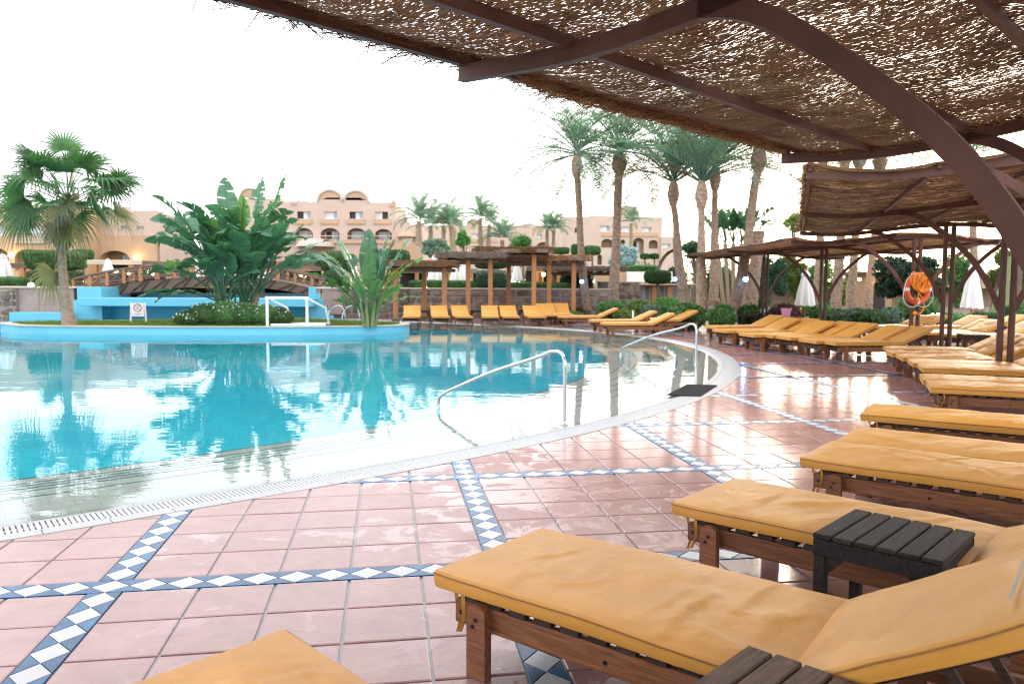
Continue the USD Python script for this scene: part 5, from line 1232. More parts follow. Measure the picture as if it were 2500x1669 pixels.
# ================================================================== BUILDINGS
class Facade:
    # a flat front at distance Y; everything is given by its place in the photograph
    def __init__(s, t, Y, m, depth): s.t, s.Y, s.m, s.d = t, Y, m, depth
    def X(s, x): return at(x, 600, s.Y)[0]
    def Z(s, y, x=700): return at(x, y, s.Y)[2]
    def wall(s, x0, x1, y0, y1, openings=(), arches=(), name='wall', m=None, thick=.45, gable=None, off=0.0):
        # front slab with real holes; openings (x0, x1, y0, y1), arches the same with a curved head
        X, Z = s.X, s.Z
        base = [(X(x0), Z(y1, x0)), (X(x1), Z(y1, x0)), (X(x1), Z(y0, x0)), (X(x0), Z(y0, x0))]
        poly = Polygon(base)
        if gable is not None: poly = unary_union([poly, Polygon([(X(a), Z(b, x0)) for a, b in gable]).buffer(.001)])
        for a, b, c, d in openings: poly = poly.difference(sbox(X(a), Z(d, x0), X(b), Z(c, x0)))
        for a, b, c, d in arches:
            w, cx, zt = (X(b) - X(a)) / 2, (X(a) + X(b)) / 2, Z(c, x0); rise = min(w, .55 * w + .15)
            q = np.linspace(0, PI, 13); poly = poly.difference(Polygon([(X(b), Z(d, x0)), (X(a), Z(d, x0))] + [(cx - w * math.cos(u), zt - rise + rise * math.sin(u)) for u in q]))
        e = [trimesh.creation.extrude_polygon(g, thick, engine='earcut') for g in getattr(poly, 'geoms', [poly])]
        mb = MB()
        for g in e: v = np.array(g.vertices); mb.add(np.c_[v[:, 0], s.Y + off + thick - v[:, 2], v[:, 1]], g.faces)
        mb.build(name, m or s.m, s.t)
        return poly
    def body(s, x0, x1, y0, y1, m='plaster_shade', back=None):
        MB().span(s.X(x0) + .05, s.X(x1) - .05, s.Y + 1.6, s.Y + (back or s.d), s.Z(y1, x0), s.Z(y0, x0) - .15).build('building_body', s.m, s.t)
        for a in (x0, x1): MB().span(s.X(a) - (0 if a == x0 else .3), s.X(a) + (.3 if a == x0 else 0), s.Y + .46, s.Y + 1.7, s.Z(y1, x0), s.Z(y0, x0)).build('side_wall', s.m, s.t)
        MB().span(s.X(x0) + .3, s.X(x1) - .3, s.Y + .4, s.Y + 1.7, s.Z(y0, x0) - .3, s.Z(y0, x0) - .12).build('roof_slab', s.m, s.t)
    def window(s, x0, x1, y0, y1, deep=.32, open_at=None, rail=False):
        X, Z = s.X, s.Z; a, b, c, d = X(x0), X(x1), Z(y1, x0), Z(y0, x0)
        w = MB(); f = .05
        for u in (a, (a + b) / 2 - f / 2, b - f): w.span(u, u + f, s.Y + deep - .06, s.Y + deep, c, d)
        for u in (c, d - f): w.span(a, b, s.Y + deep - .058, s.Y + deep - .002, u, u + f)
        wp = w.build('window', 'white_paint', s.t)
        MB().span(a, b, s.Y + deep + .005, s.Y + deep + .02, c, d).build('pane', 'window_glass', wp)
        MB().span(a + .02, a + (b - a) * .72, s.Y + deep - .03, s.Y + deep + .004, c + .03, d - .03).build('curtain', 'curtain', wp)
        if open_at is not None:
            u = a + (b - a) * open_at; MB().span(u, u + (b - a) * .42, s.Y + deep - .064, s.Y + deep - .05, c + .03, d - .03).build('open_door', 'dark_opening', wp)
        if rail: MB().span(a - .1, b + .1, s.Y + .05, s.Y + .09, c + .35, c + .42).build('rail', 'plaster_trim', wp)
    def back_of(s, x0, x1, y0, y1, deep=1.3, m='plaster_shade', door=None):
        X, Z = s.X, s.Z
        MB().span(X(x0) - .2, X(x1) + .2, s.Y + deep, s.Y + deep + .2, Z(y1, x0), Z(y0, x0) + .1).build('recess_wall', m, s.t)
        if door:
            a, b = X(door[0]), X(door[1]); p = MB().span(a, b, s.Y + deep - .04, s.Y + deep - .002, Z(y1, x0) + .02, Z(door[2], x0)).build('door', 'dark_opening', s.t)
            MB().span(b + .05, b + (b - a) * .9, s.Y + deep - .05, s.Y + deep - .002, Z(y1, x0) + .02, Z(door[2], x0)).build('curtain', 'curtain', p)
    def band(s, x0, x1, y0, y1, proud=.1, m='plaster_peach', name='band'):
        MB().span(s.X(x0), s.X(x1), s.Y - proud, s.Y - .003, s.Z(y1, x0), s.Z(y0, x0), ch=.01).build(name, m, s.t)
    def arch_top(s, cx, r, yb, m='plaster_peach'):
        X, Z = s.X, s.Z; R_ = X(cx + r) - X(cx); q = np.linspace(0, PI, 19); o = np.array([X(cx), Z(yb, cx)])
        ring = [(o[0] + R_ * 1.0 * math.cos(u), o[1] + R_ * .92 * math.sin(u)) for u in q]; inn = [(o[0] + R_ * .86 * math.cos(u), o[1] + R_ * .78 * math.sin(u)) for u in q[::-1]]
        def slab(pts, y0, th, name, m_):
            g = trimesh.creation.extrude_polygon(Polygon(pts).buffer(0), th, engine='earcut'); v = np.array(g.vertices); MB().add(np.c_[v[:, 0], y0 + th - v[:, 2], v[:, 1]], g.faces).build(name, m_, s.t)
        slab(ring, s.Y + .05, .5, 'arched_parapet', s.m); slab(ring + inn, s.Y - .12, .165, 'arch_moulding', 'plaster_trim')
        slab([(o[0] + R_ * .74 * math.cos(u), o[1] + R_ * .15 + R_ * .52 * math.sin(u)) for u in q], s.Y + .0, .045, 'arch_panel', m)
        slab([(o[0] - R_ * .30, o[1] + R_ * .15), (o[0] - R_ * .14, o[1] - R_ * .22), (o[0] + R_ * .14, o[1] - R_ * .22), (o[0] + R_ * .30, o[1] + R_ * .15)], s.Y + .002, .043, 'arch_panel', m)
YB = 700
# left building, in two blocks
t = thing('peach_building', 'peach two storey building at far left with white lattice balcony', 'building', (0, 0, 0)); f = Facade(t, 72, 'plaster_peach', 9)
f.body(-120, 196, 500, 690)
f.wall(-120, 190, 500, 690, openings=[(-30, 14, 548, 574), (66, 122, 550, 592)], arches=[(-48, 20, 604, 660), (34, 104, 607, 660), (120, 176, 610, 660)], gable=[(150, 500), (190, 500), (190, 470), (170, 480)])
f.window(-30, 14, 548, 574); f.window(70, 120, 552, 590, open_at=None)
f.band(28, 122, 566.5, 568.5, .3, 'white_paint', 'balcony_rail')
f.band(38, 110, 574, 594, .22, 'plaster_trim', 'balcony_front')
mb = MB()
for i in range(11):
    for j in range(2): mb.box((f.X(45 + i * 6), f.Y - .235, f.Z(580 + j * 8)), (.11, .03, .11), R=np.array([[.7071, 0, -.7071], [0, 1, 0], [.7071, 0, .7071]]))
mb.build('lattice', 'plaster_peach', t)
f.back_of(-48, 176, 600, 664)
for x in (26, 110): f.band(x - 3, x + 3, 620, 627, .12, 'plaster_trim', 'wall_lamp')
t = thing('pink_building', 'pink house with diagonal parapets and low wide arch between fan palm and big plant', 'building', (0, 0, 0)); f = Facade(t, 76, 'plaster_pink', 9)
f.body(215, 385, 514, 690)
f.wall(186, 385, 575, 690, arches=[(246, 324, 612, 660)], m='plaster_peach', gable=[(186, 576), (186, 520), (240, 545), (262, 576)], off=-.5)
f.wall(205, 385, 513, 580, openings=[(296, 312, 552, 564), (335, 352, 552, 564)], gable=[(300, 514), (318, 514), (318, 505), (300, 505)])
for a, b in ((296, 312), (335, 352)): f.window(a, b, 552, 564)
f.back_of(246, 324, 606, 664, door=(308, 322, 622)); f.window(284, 308, 622, 640, deep=1.2)
f.band(200, 232, 576, 580, .65, 'plaster_trim', 'diagonal_coping')
t = thing('tower_building', 'pink roof tower with small arched gable peeping above the big dark plant', 'building', (0, 0, 0)); f = Facade(t, 108, 'plaster_pink', 8)
f.body(555, 690, 486, 640); f.wall(555, 690, 484, 640, openings=[(625, 650, 520, 535)]); f.arch_top(612, 26, 482); f.window(625, 650, 520, 535)
# the central building with its two arched parapets
t = thing('central_building', 'pink four bay building with two arched parapets and rows of windows', 'building', (0, 0, 0)); f = Facade(t, 100, 'plaster_pink', 10)
w1 = [(727, 760, 516, 534), (792, 824, 516, 534), (854, 887, 516, 534), (916, 948, 516, 536)]; w2 = [(719, 764, 556, 582), (783, 829, 556, 584), (848, 893, 556, 584), (915, 957, 558, 584)]
f.body(690, 966, 494, 690)
f.wall(690, 966, 493, 690, openings=w1, arches=w2 + [(735, 792, 622, 664)], gable=[(770, 494), (800, 482), (880, 482), (908, 494)])
for i, (a, b, c, d) in enumerate(w1): f.window(a, b, c, d, open_at=(.0, None, .0, .55)[i])
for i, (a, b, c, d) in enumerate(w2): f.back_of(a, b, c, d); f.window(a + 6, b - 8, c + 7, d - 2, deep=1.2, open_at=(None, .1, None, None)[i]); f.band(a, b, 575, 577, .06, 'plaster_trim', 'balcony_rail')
for a, b in ((717, 763), (783, 827), (847, 892), (913, 956)): f.band(a, b, 535, 547, .14)
f.band(690, 966, 585, 594, .2); f.band(952, 964, 497, 505, .1); f.band(712, 726, 494, 500, .1)
f.arch_top(807, 33, 492); f.arch_top(870, 33, 494); f.back_of(735, 792, 616, 668, door=(762, 778, 634))
MB().span(f.X(957), f.X(966), f.Y - .05, f.Y + .5, f.Z(494), f.Z(488)).build('corner_pinnacle', 'plaster_pink', t)
MB().lathe([(2.4 * math.cos(a), 1.1 * math.sin(a)) for a in np.linspace(0, PI / 2, 8)], 24, (f.X(773), f.Y - .6, f.Z(603))).build('dome', 'plaster_trim', t, smooth=True)
for x in (705, 730): MB().mesh(trimesh.creation.cylinder(radius=.35, height=1.2, sections=14).apply_transform(trimesh.transformations.rotation_matrix(PI / 2, (0, 1, 0))).apply_translation((f.X(x), f.Y + 3, f.Z(487)))).build('roof_tank', 'roof_tank', t)
t = thing('domed_annexe', 'low peach annexe with small dome and triangle of holes right of the central building', 'building', (0, 0, 0)); f = Facade(t, 92, 'plaster_pink', 8)
f.body(966, 1032, 556, 690); f.wall(964, 1032, 548, 690, gable=[(966, 549), (975, 534), (992, 534), (1004, 549)])
f.wall(945, 1032, 610, 690, m='plaster_peach', off=-1.0, gable=[(945, 612), (998, 578), (1032, 612)])
MB().lathe([(1.15 * math.cos(a), .75 * math.sin(a)) for a in np.linspace(0, PI / 2, 7)], 20, (f.X(995), f.Y - .2, f.Z(578))).build('dome', 'plaster_peach', t, smooth=True)
mb = MB(); mb.add([(f.X(983), f.Y - 1.02, f.Z(581)), (f.X(1013), f.Y - 1.02, f.Z(581)), (f.X(998), f.Y - 1.02, f.Z(603))], [(0, 2, 1)]); mb.build('pierced_panel', 'plaster_trim', t)
# long far wall of buildings in the middle
t = thing('far_building', 'long hazy pink building with two arched gables behind the far palms', 'building', (0, 0, 0)); f = Facade(t, 165, 'plaster_pink', 10)
wo = [(1152, 1168, 570, 580), (1196, 1212, 570, 580), (1270, 1284, 570, 580), (1310, 1324, 572, 582)]
f.body(1020, 1380, 552, 680); f.wall(1020, 1380, 550, 680, openings=wo, arches=[(1310, 1342, 590, 622)], gable=[(1255, 551), (1275, 548), (1292, 543), (1308, 548), (1325, 551)])
for q in wo: f.window(*q)
f.band(1150, 1215, 584, 592, .15); f.back_of(1310, 1342, 588, 624); f.arch_top(1112, 20, 551); f.arch_top(1156, 18, 551)
t = thing('right_building', 'pink far building with arched gable seen between the tall palm trunks', 'building', (0, 0, 0)); f = Facade(t, 140, 'plaster_pink', 12)
f.body(1366, 1616, 531, 680)
wo = [(1464, 1488, 551, 565), (1516, 1542, 553, 566), (1566, 1590, 554, 566), (1403, 1416, 556, 568)]; ar = [(1468, 1496, 583, 604), (1515, 1526, 584, 604), (1546, 1572, 580, 618), (1584, 1606, 585, 606), (1459, 1470, 621, 646)]
f.wall(1372, 1616, 529, 680, openings=wo, arches=ar, gable=[(1434, 530), (1440, 526), (1612, 530)])
for q in wo[:3]: f.window(*q)
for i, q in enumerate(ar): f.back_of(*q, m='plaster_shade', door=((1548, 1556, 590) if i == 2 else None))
f.band(1468, 1606, 567, 577, .14); f.arch_top(1532, 28, 527)
MB().span(f.X(1366), f.X(1374), f.Y - .1, f.Y + .6, f.Z(680), f.Z(522)).build('corner_pier', 'plaster_trim', t); MB().span(f.X(1605), f.X(1614), f.Y - .1, f.Y + .6, f.Z(532), f.Z(528)).build('corner_pinnacle', 'plaster_trim', t)
f2 = Facade(t, 139, 'plaster_pink', 8); f2.wall(1614, 1648, 578, 680, openings=[(1615, 1637, 595, 605)]); f2.window(1615, 1637, 595, 605); f2.body(1614, 1648, 578, 680)
# glazed pavilion between the palms
t = thing('glazed_pavilion', 'low white and sandstone pavilion with glass doors behind the mushroom topiary', 'building', (0, 0, 0)); f = Facade(t, 46, 'glow_panel', 5)
f.wall(1455, 1530, 664, 708, m='plaster_peach'); f.wall(1530.5, 1640, 663, 688, m='white_paint', off=-.4)
MB().span(f.X(1530), f.X(1690), f.Y - 1.5, f.Y + 2, f.Z(692), f.Z(688.5)).build('canopy_roof', 'plaster_peach', t)
for a, b in ((1562, 1574), (1576, 1590), (1602, 1626), (1630, 1655), (1658, 1690)): f.wall(a, b, 692, 742, openings=[(a + 1.6, b - 1.6, 695, 738)], name='door_frame', m='white_paint', thick=.08); MB().span(f.X(a + 1.6), f.X(b - 1.6), f.Y + .03, f.Y + .05, f.Z(738), f.Z(695)).build('pane', 'window_glass', t)
MB().span(f.X(1560), f.X(1692), f.Y + 1.5, f.Y + 1.6, f.Z(744), f.Z(692)).build('inner_wall', 'plaster_trim', t)
for x in (1591, 1628): MB().span(f.X(x) - .14, f.X(x) + .14, f.Y - 1.2, f.Y - .95, f.Z(745), f.Z(692)).build('post', 'pergola_wood', t)
hut = thing('thatched_vault', 'brown barrel vaulted reed roof behind the palm clump', 'hut roof', at(1640, 672, 56)); q = np.linspace(0, PI, 13)
v, g_ = grid(np.stack([np.c_[-1.5 * np.cos(q) + .4, 0 * q, 1.9 * np.sin(q)], np.c_[-1.5 * np.cos(q) + 1.2, 0 * q + 3, 1.9 * np.sin(q)]])); MB().add(v, g_).build('reed_roof', 'thatch_grey', hut)
for k in range(7): a = q[k * 2]; MB().bar((-1.55 * math.cos(a) + .4, -.05, 1.95 * math.sin(a)), (-1.55 * math.cos(a) + 1.2, 3, 1.95 * math.sin(a)), .05, .05).build('batten', 'bridge_wood', hut)
hut = thing('garden_hut', 'small reddish hut with open side among the palms behind the lifebuoy', 'hut', at(2138, 758, 45)); MB().span(-.9, .9, 0, 2, 0, 2.0, ch=.02).build('wall', 'plaster_shade', hut)
MB().span(-1.3, 1.2, -.4, 2.4, 2.0, 2.2, ch=.03).build('roof', 'bridge_wood', hut); MB().span(-.2, .5, -.02, .0, 0, 1.6).build('door', 'dark_opening', hut)
wl = thing('garden_wall', 'low pale wall glimpsed far behind the right hand palm trunks', 'wall', at(2000, 752, 62)); MB().span(-9, 24, 0, .3, 0, 2.3).build('wall', 'plaster_peach', wl); MB().span(-9.05, 24.05, -.05, .35, 2.3, 2.38).build('coping', 'plaster_trim', wl)

# ================================================================== BRIDGE
t = thing('wooden_bridge', 'arched brown wooden footbridge with crossed railings behind the island', 'bridge', (0, 0, 0))
Yb = Yw + 1.55
top = cspline([at(x, y, Yb) for x, y in ((244, 702), (330, 688), (420, 680), (520, 676), (600, 677), (690, 688), (756, 703))], 61)
bot = cspline([at(x, y, Yb) for x, y in ((244, 728), (320, 715), (400, 705), (500, 699.5), (600, 700), (690, 709), (756, 722))], 61)
for yo in (0, 1.5):
    mb = MB()
    v, f_ = grid(np.stack([top + [0, yo, 0], bot + [0, yo, 0], bot + [0, yo + .12, 0], top + [0, yo + .12, 0], top + [0, yo, 0]])); mb.add(v, f_); mb.build('arched_beam', 'bridge_wood', t)
for k in range(0, 60, 3):               # cladding boards of the visible side, alternately raking
    a, b = bot[k] + [0, -.03, .03], top[min(k + (4 if (k // 3) % 2 else 2), 60)] + [0, -.03, -.03]
    MB().bar(a, b, .03, .05, up=(0, 1, 0)).build('fascia_batten', 'wood_dark', t)
for k in range(60):
    MB().add(*((lambda P: (P, [(0, 1, 2), (0, 2, 3)]))(np.array([top[k] + [.01, -.05, .012], top[k + 1] + [-.01, -.05, .012], top[k + 1] + [-.01, 1.68, .012], top[k] + [.01, 1.68, .012]])))).build('deck_plank', 'bridge_wood', t)
rl = cspline([at(x, y, Yb) for x, y in ((178, 682), (247, 666), (330, 653), (420, 645), (520, 641), (620, 645), (700, 660), (792, 683))], 60)
base_ = cspline([at(x, y, Yb) for x, y in ((178, 702), (247, 699), (330, 686), (420, 678), (520, 674), (620, 677), (700, 690), (792, 704))], 60)
for yo in (.05, 1.55):
    MB().tube(rl + [0, yo, 0], .07, 6).build('hand_rail', 'bridge_wood', t)
    MB().tube(rl * .25 + base_ * .75 + [0, yo, 0], .035, 5).build('lower_rail', 'bridge_wood', t)
    for k in range(0, 60, 4):
        MB().bar(base_[k] + [0, yo, -.05], rl[k] + [0, yo, 0], .11, .11, up=(0, 1, 0)).build('rail_post', 'pergola_wood', t)
        if k + 4 < 60:
            MB().bar(base_[k] + [0, yo, .1], rl[k + 4] + [0, yo, -.05], .035, .06, up=(0, 1, 0)).build('cross_slat', 'bridge_wood', t)
            MB().bar(rl[k] + [0, yo + .04, -.05], base_[k + 4] + [0, yo + .04, .1], .035, .06, up=(0, 1, 0)).build('cross_slat', 'bridge_wood', t)
p_ = at(630, 730, Yb + 1); MB().span(p_[0] - .25, p_[0] + .25, Yb + .2, Yb + 1.2, -.5, at(630, 702, Yb)[2]).build('pier', 'marble_panel', t)

# ================================================================== PERGOLA IN THE MIDDLE DISTANCE
def perg(label, x0, x1, yt, Yf, depth, posts, seed, pb=786):
    a, b = at(x0, yt, Yf), at(x1, yt, Yf); t = thing('thatched_pergola', label, 'pergola', (a[0], Yf, 0), 0, 'stepped thatched pergola roofs'); W = b[0] - a[0]; z = a[2]; r = np.random.default_rng(seed)
    for yy in (.15, depth - .15): MB().span(-.15, W + .15, yy - .05, yy + .05, z - .26, z - .12, ch=.01).build('beam', 'bridge_wood', t)
    for k in range(int(W / .5) + 1): MB().span(k * .5 - .03, k * .5 + .03, -.2, depth + .2, z - .12, z - .05).build('rafter', 'bridge_wood', t)
    q, w = np.meshgrid(np.linspace(-.3, W + .3, 46), np.linspace(-.45, depth + .35, 20), indexing='ij')
    n = meshkit.fbm(np.stack([q * 1.6, w * 1.6, 0 * q + seed], -1), 4, seed) - .5; e = meshkit.fbm(np.stack([q * 3, w * 3, 0 * q + 9], -1), 3, seed) - .5
    up, lo = np.stack([q + .3 * e, w + .25 * e, z + .09 + .16 * n], -1), np.stack([q + .3 * e, w + .25 * e, z - .06 + .10 * n], -1)
    mb = MB(); v, f_ = grid(up); mb.add(v, f_); v, f_ = grid(lo); mb.add(v, f_[:, ::-1])
    per = [(i, 0) for i in range(46)] + [(45, j) for j in range(1, 20)] + [(i, 19) for i in range(44, -1, -1)] + [(0, j) for j in range(18, -1, -1)]
    v, f_ = grid(np.array([[up[p] for p in per], [lo[p] for p in per]])); mb.add(v, f_)
    mb.build('thatch', 'thatch_grey', t)
    n_ = 900; P = np.c_[r.uniform(-.4, W + .4, n_), np.where(r.random(n_) < .6, -.45, r.uniform(-.4, depth, n_)), z + r.uniform(-.08, .16, n_)]; D = r.normal(0, 1, (n_, 3)) * [.16, .08, .03]
    v = np.stack([P - D, P + D, P + D * .2 + [0, 0, .03]], 1).reshape(-1, 3); MB().add(v, np.arange(3 * n_).reshape(-1, 3)).build('loose_stalks', 'thatch_edge' if seed % 2 else 'thatch_grey', t, kind='stuff')
    for (x, back) in posts:
        g = at(x, 750, Yf + (depth - .15 if back else .15)); MB().span(g[0] - a[0] - .095, g[0] - a[0] + .095, (depth - .15 if back else .15) - .095, (depth - .15 if back else .15) + .095, 0, z - .12, ch=.015).build('post', 'pergola_wood', t)
        MB().span(g[0] - a[0] - .15, g[0] - a[0] + .15, (depth - .15 if back else .15) - .15, (depth - .15 if back else .15) + .15, 0, .14, ch=.01).build('footing', 'bridge_wood', t)
perg('lowest thatched pergola roof at the left, beside the banana plant', 960, 1092, 646, 31.8, 2.6, [(966, 0), (1085, 0), (1036, 1)], 1)
perg('second thatched pergola roof, one step higher', 1088, 1208, 626, 32.2, 2.6, [(1143, 0), (1197, 0)], 2)
perg('highest thatched pergola roof in the middle', 1180, 1322, 613, 32.6, 2.6, [(1242, 1), (1303, 0)], 3)
perg('ragged lower pergola roof at the right with light brown thatch', 1240, 1418, 632, 33.6, 2.0, [(1340, 0), (1400, 0)], 5)
perg('dark low pergola roof behind, reaching to the second date palm', 1345, 1505, 658, 38.6, 2.0, [(1318, 1), (1352, 1)], 4)
def terrace_pergola(label, x0, x1, y, Y, posts, m='pergola_wood'):
    a, b = at(x0, y, Y), at(x1, y, Y); t = thing('terrace_pergola', label, 'pergola', (a[0], Y, TZ)); W = b[0] - a[0]; z = a[2] - TZ
    MB().span(0, W, -.1, .1, z - .28, z, ch=.02).build('front_beam', 'plaster_trim' if m != 'dark' else 'thatch_grey', t); MB().span(.02, W - .02, .1, 3.2, z - .16, z - .02).build('roof', 'thatch_grey', t)
    for x in posts: MB().span(at(x, y, Y)[0] - a[0] - .12, at(x, y, Y)[0] - a[0] + .12, -.1, .14, 0, z - .28).build('post', 'pergola_wood', t)
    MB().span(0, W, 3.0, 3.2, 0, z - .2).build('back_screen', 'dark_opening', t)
terrace_pergola('pale beamed terrace pergola between fan palm and bridge railing', 190, 345, 634, 46, (232, 320))
terrace_pergola('shaded terrace pergola left of the hedge block', 22, 92, 642, 44, (54,), 'dark')
terrace_pergola('dark terrace pergola behind the right end of the bridge', 640, 800, 650, 46, (668, 790), 'dark')
terrace_pergola('terrace pergola behind the white parasols under the thatched roofs', 960, 1165, 655, 48, (1018, 1098, 1150), 'dark')
terrace_pergola('terrace pergola with light wooden posts behind the right pergola roof', 1285, 1400, 650, 46, (1312, 1322, 1352, 1364), 'dark')

# ================================================================== SMALL THINGS
# closed white parasols
def parasol(label, x, yt, yb, Y, w=.34, hem=None, seed=0, src=None):
    a, b = at(x, yb, Y), at(x, yt, Y); h = b[2] - a[2]
    t = thing('closed_parasol', label, 'parasol', (a[0], Y, min(a[2], TZ) if Y > 37 else a[2]), 0, 'closed white parasols'); z0 = a[2] - (min(a[2], TZ) if Y > 37 else a[2]); r = np.random.default_rng(seed)
    n = 32; prof = np.array([(1.0, .0), (1.02, .03), (.93, .18), (.80, .4), (.62, .62), (.46, .80), (.40, .86), (.52, .87), (.34, .95), (.08, 1.0)]); th = np.arange(n + 1) * 2 * PI / n
    V = np.array([[(w * p * (1 + (.22 * (1 - q * .6)) * math.cos(8 * u + seed)) * math.cos(u), w * p * (1 + .22 * (1 - q * .6) * math.cos(8 * u + seed)) * math.sin(u), z0 + h * (.0 + q) + .03 * math.cos(8 * u)) for u in th] for p, q in prof])
    v, f_ = grid(V); MB().add(v, f_[:, ::-1]).build('canopy', 'white_cloth', t, smooth=60); MB().tube([(0, 0, min(0, z0) - (0 if Y > 37 else .65)), (0, 0, z0 + h)], .03, 8).build('pole', 'pergola_wood', t); MB().lathe([(0, z0 + h + .12), (.03, z0 + h + .07), (.02, z0 + h)], 10).build('finial', 'pergola_wood', t)
    return t
for k, (x, yt, yb, Y, w, la) in enumerate(((8, 621, 678, 40, .42, 'closed white parasol at the left edge of the picture'), (264, 633, 664, 42, .26, 'closed white parasol over the left half of the bridge railing'), (1062, 622, 684, 39.5, .34, 'closed white parasol left in the group behind the pergola, under the first roof'), (1110, 645, 686, 39.5, .24, 'middle closed parasol behind the pergola, slightly shorter'), (1133, 640, 686, 40.5, .33, 'right closed parasol of the three behind the pergola'),
                                        (1262, 643, 686, 38.6, .25, 'closed white parasol hanging between the right pergola posts'), (795, 648, 690, 42, .22, 'closed white parasol between bridge end and banana plant'), (1965, 661, 746, 33, .36, 'closed white parasol between the second post pair and palm trunks'), (2372, 643, 752, 27.5, .31, 'closed white parasol right of the fourth post pair'))): parasol(la, x, yt, yb, Y, w, seed=k)
# no diving sign
g = G(338, 786, IZ); s_ = thing('pool_sign', 'small white sign with red circle on two white legs on the island', 'sign', (g[0], g[1], IZ))
wS = at(360, 760, g[1])[0] - at(322, 760, g[1])[0]; hS = at(340, 738, g[1])[2] - IZ
for sg in (-1, 1): MB().bar((sg * wS / 2, 0, -.05), (sg * (wS / 2 - .03), 0, hS), .05, .035, ch=.004).build('leg', 'white_paint', s_)
pz = hS - .24; MB().span(-wS / 2 + .06, wS / 2 - .06, -.025, -.005, pz - .22, pz + .22, ch=.004).build('panel', 'white_paint', s_)
q = np.linspace(0, 2 * PI, 33); MB().tube(np.c_[.125 * np.cos(q), 0 * q - .028, pz + .06 + .125 * np.sin(q)], .014, 6, cap=False).build('red_ring', 'sign_red', s_)
MB().bar((-.085, -.031, pz + .145), (.085, -.031, pz - .025), .004, .022, up=(0, 1, 0)).build('red_slash', 'sign_red', s_)
MB().bar((-.06, -.028, pz - .01), (.05, -.028, pz + .12), .004, .026, up=(0, 1, 0)).bar((-.005, -.0285, pz + .04), (.07, -.0285, pz + .03), .004, .018, up=(0, 1, 0)).box((.062, -.028, pz + .135), (.03, .004, .03)).build('diver_figure', 'sign_ink', s_)
MB().box((0, -.027, pz - .15), (.24, .004, .022)).build('caption_line', 'sign_ink', s_)
# water polo goal
gl_, gr_ = G(653, 795, IZ), G(752, 795, IZ); Yg = gl_[1]; t = thing('water_polo_goal', 'white tubular goal frame on the right half of the island', 'goal', (gl_[0], Yg, IZ)); Wg = gr_[0] - gl_[0]; hg = at(655, 727, Yg)[2] - IZ
for x in (0, Wg): MB().tube([(x, 0, 0), (x, 0, hg)], .045, 10).build('post', 'white_paint', t)
MB().tube([(-.045, 0, hg), (Wg + .045, 0, hg)], .047, 10).build('crossbar', 'white_paint', t)
for x in (.12, Wg + .1): MB().tube([(x - .08, .02, hg - .02), (x + .34, .55, hg * .62), (x + .40, .75, 0)], .035, 9).build('back_stay', 'white_paint', t)
MB().tube([(.1, .02, .03), (Wg + .55, .02, .03)], .035, 8).build('ground_bar', 'white_paint', t); MB().tube([(.5, .75, .03), (Wg + .5, .75, .03)], .035, 8).build('ground_bar', 'white_paint', t)
# pool ladder
g = G(838, 788); t = thing('pool_ladder', 'steel ladder rails where the far pool edge meets the stone wall', 'ladder', (g[0], g[1], 0))
for k, x in enumerate((-.28, .28)): MB().tube(cspline([(x - .35, .1, -.5), (x - .33, .1, .25), (x - .1, .1, .62), (x + .15, .1, .66), (x + .3, .1, .45), (x + .34, .1, 0)], 24), .022, 8).build('rail', 'stainless', t)
for z in (-.1, -.35): MB().span(-.62, -.06, .06, .14, z, z + .04).build('tread', 'stainless', t)
# coloured spotlights fixed to the palms and posts
def spot(label, x, y, Y, m='lamp_blue', r_=.055):
    p = at(x, y, Y); t = thing('spotlight', label, 'spotlight', p, 0, 'blue spotlights on the palms'); MB().lathe([(0, .10), (r_ * .8, .10), (r_ * 1.25, .0), (r_ * 1.25, -.02), (r_ * 1.1, -.02)], 14).build('housing', 'lamp_metal', t)
    MB().mesh(trimesh.creation.icosphere(2, r_ * 1.05).apply_translation((0, -.05, -.02))).build('lens', 'lamp_core', t, smooth=True)
    MB().mesh(trimesh.creation.annulus(r_ * 1.06, r_ * 1.7, .02, sections=18).apply_transform(trimesh.transformations.rotation_matrix(PI / 2, (1, 0, 0))).apply_translation((0, -.03, -.02))).build('glow_ring', m, t); MB().tube([(0, .02, .05), (0, .25, .1)], .02, 6).build('bracket', 'lamp_metal', t)  # emissive ring added round the lens to imitate its blue halo
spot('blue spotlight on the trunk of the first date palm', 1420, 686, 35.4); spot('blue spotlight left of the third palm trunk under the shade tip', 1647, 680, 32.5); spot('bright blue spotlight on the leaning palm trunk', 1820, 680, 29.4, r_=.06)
def small_lamp(name, label, cat, x, y, Y, m, r_, holder=True):
    t = thing(name, label, cat, at(x, y, Y), 0, 'small lit lamps'); MB().mesh(trimesh.creation.icosphere(2, r_)).build('bulb', m, t, smooth=True)
    if holder: MB().tube([(0, 0, r_ * .8), (0, 0, r_ * 2.6)], r_ * .35, 6).build('holder', 'lamp_metal', t)
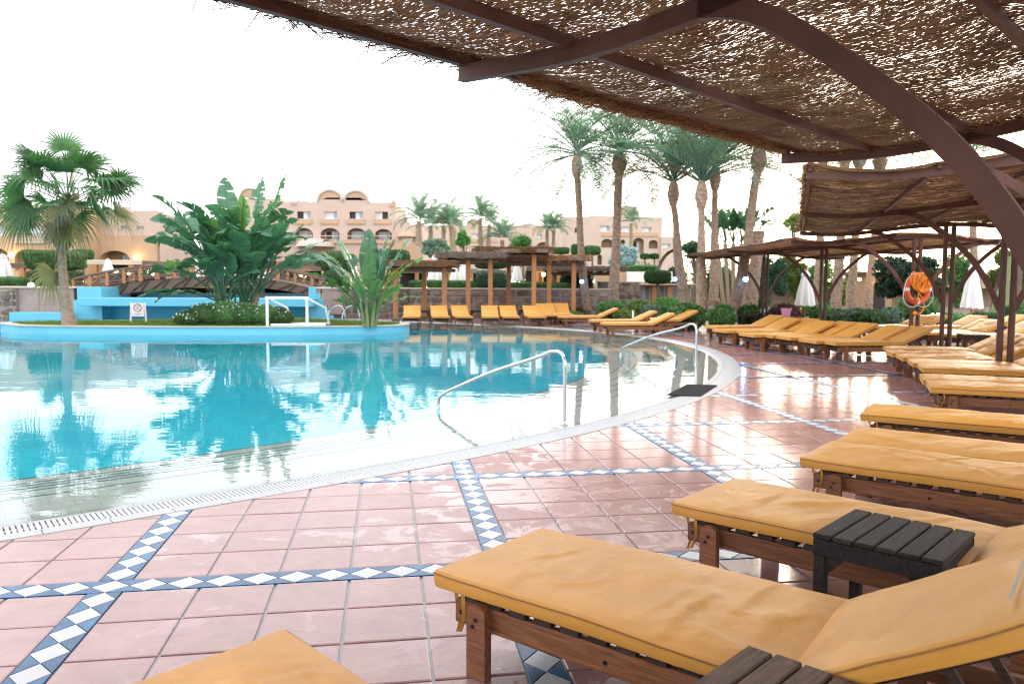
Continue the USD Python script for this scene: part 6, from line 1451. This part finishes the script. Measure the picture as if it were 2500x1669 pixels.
for k, (x, y, Y, r_) in enumerate(((199, 686, 45.5, .10), (284, 664.5, 45.5, .10), (314, 667, 45.6, .07), (362, 663, 45.5, .07), (374, 670, 45.5, .08), (481, 671, 45.5, .07), (734, 671, 45.5, .11), (745, 672, 45.6, .10), (1040, 702, 37.9, .09), (1327, 670, 45.5, .11), (2150, 684, 43.5, .10), (2098, 682, 43.5, .09), (2025, 684, 43.5, .07))):
    small_lamp('hanging_lamp', 'small warm lamp glowing ' + ('beside the left end of the bridge railing', 'through the left third of the bridge railing, the brightest there', 'low between two left railing posts', 'through the railing left of the drooping leaves', 'just left of the drooping dark leaf', 'behind the stems of the big plant', 'behind the right railing, left of a pair', 'behind the right railing, right of a pair', 'on the low hedge by the second pergola post', 'between the light wooden posts of the back pergola', 'right of the reddish hut roof', 'above the hut between palm trunks', 'left of the hut between palm trunks')[k], 'lamp', x, y, Y, 'lamp_warm', r_)
for k, (x, y, Y, r_) in enumerate(((27, 623, 71.4, .22), (331, 628, 75, .2))): small_lamp('wall_lamp', ('warm wall lamp between the arches of the peach building', 'warm wall lamp right of the wide arch')[k], 'wall lamp', x, y, Y, 'lamp_warm', r_, False)
for k, (x, y, Y) in enumerate(((76, 697, 36.5), (94, 657, 43))): small_lamp('globe_lamp', ('round white globe lamp on the wall cap at left', 'white globe lamp under the hedge block')[k], 'globe lamp', x, y, Y, 'lamp_globe', .14 if k == 0 else .1)
for k, (x, y) in enumerate(((2266, 774), (2277, 769), (2290, 767))): small_lamp('garden_light', 'green glowing garden light near the lifebuoy, ' + ('largest and lowest', 'middle one', 'smallest at right')[k], 'garden light', x, y, 27.5, 'lamp_green', .075 - .012 * k, False)
shrub('flower_bush', 'bush of bright red flowers above the right end of the bridge', 'flower bush', at(660, 655, 40), (.55, .4, .22), 'flower_red', 400, .09, 900)
# yellow sun loungers seen under the bridge
for k, (x, la) in enumerate(((395, 'left'), (455, 'middle'), (520, 'right'))): dup(lP, f'yellow lounger glimpsed under the bridge arch, {la} of three', (*at(x, 710, 41)[:2], TZ - .35), d2r(88))
# a loose wire hanging from the near shade's edge
w = np.array([at(x, y, 5.6) for x, y in ((1508, 270), (1500, 320), (1484, 350), (1478, 380), (1462, 392))]); t = thing('loose_wire', 'thin loose wire dangling from the edge of the near shade', 'wire', w[0]); MB().tube(cspline(w - w[0], 20), .0028, 5).build('strand', 'lamp_metal', t)
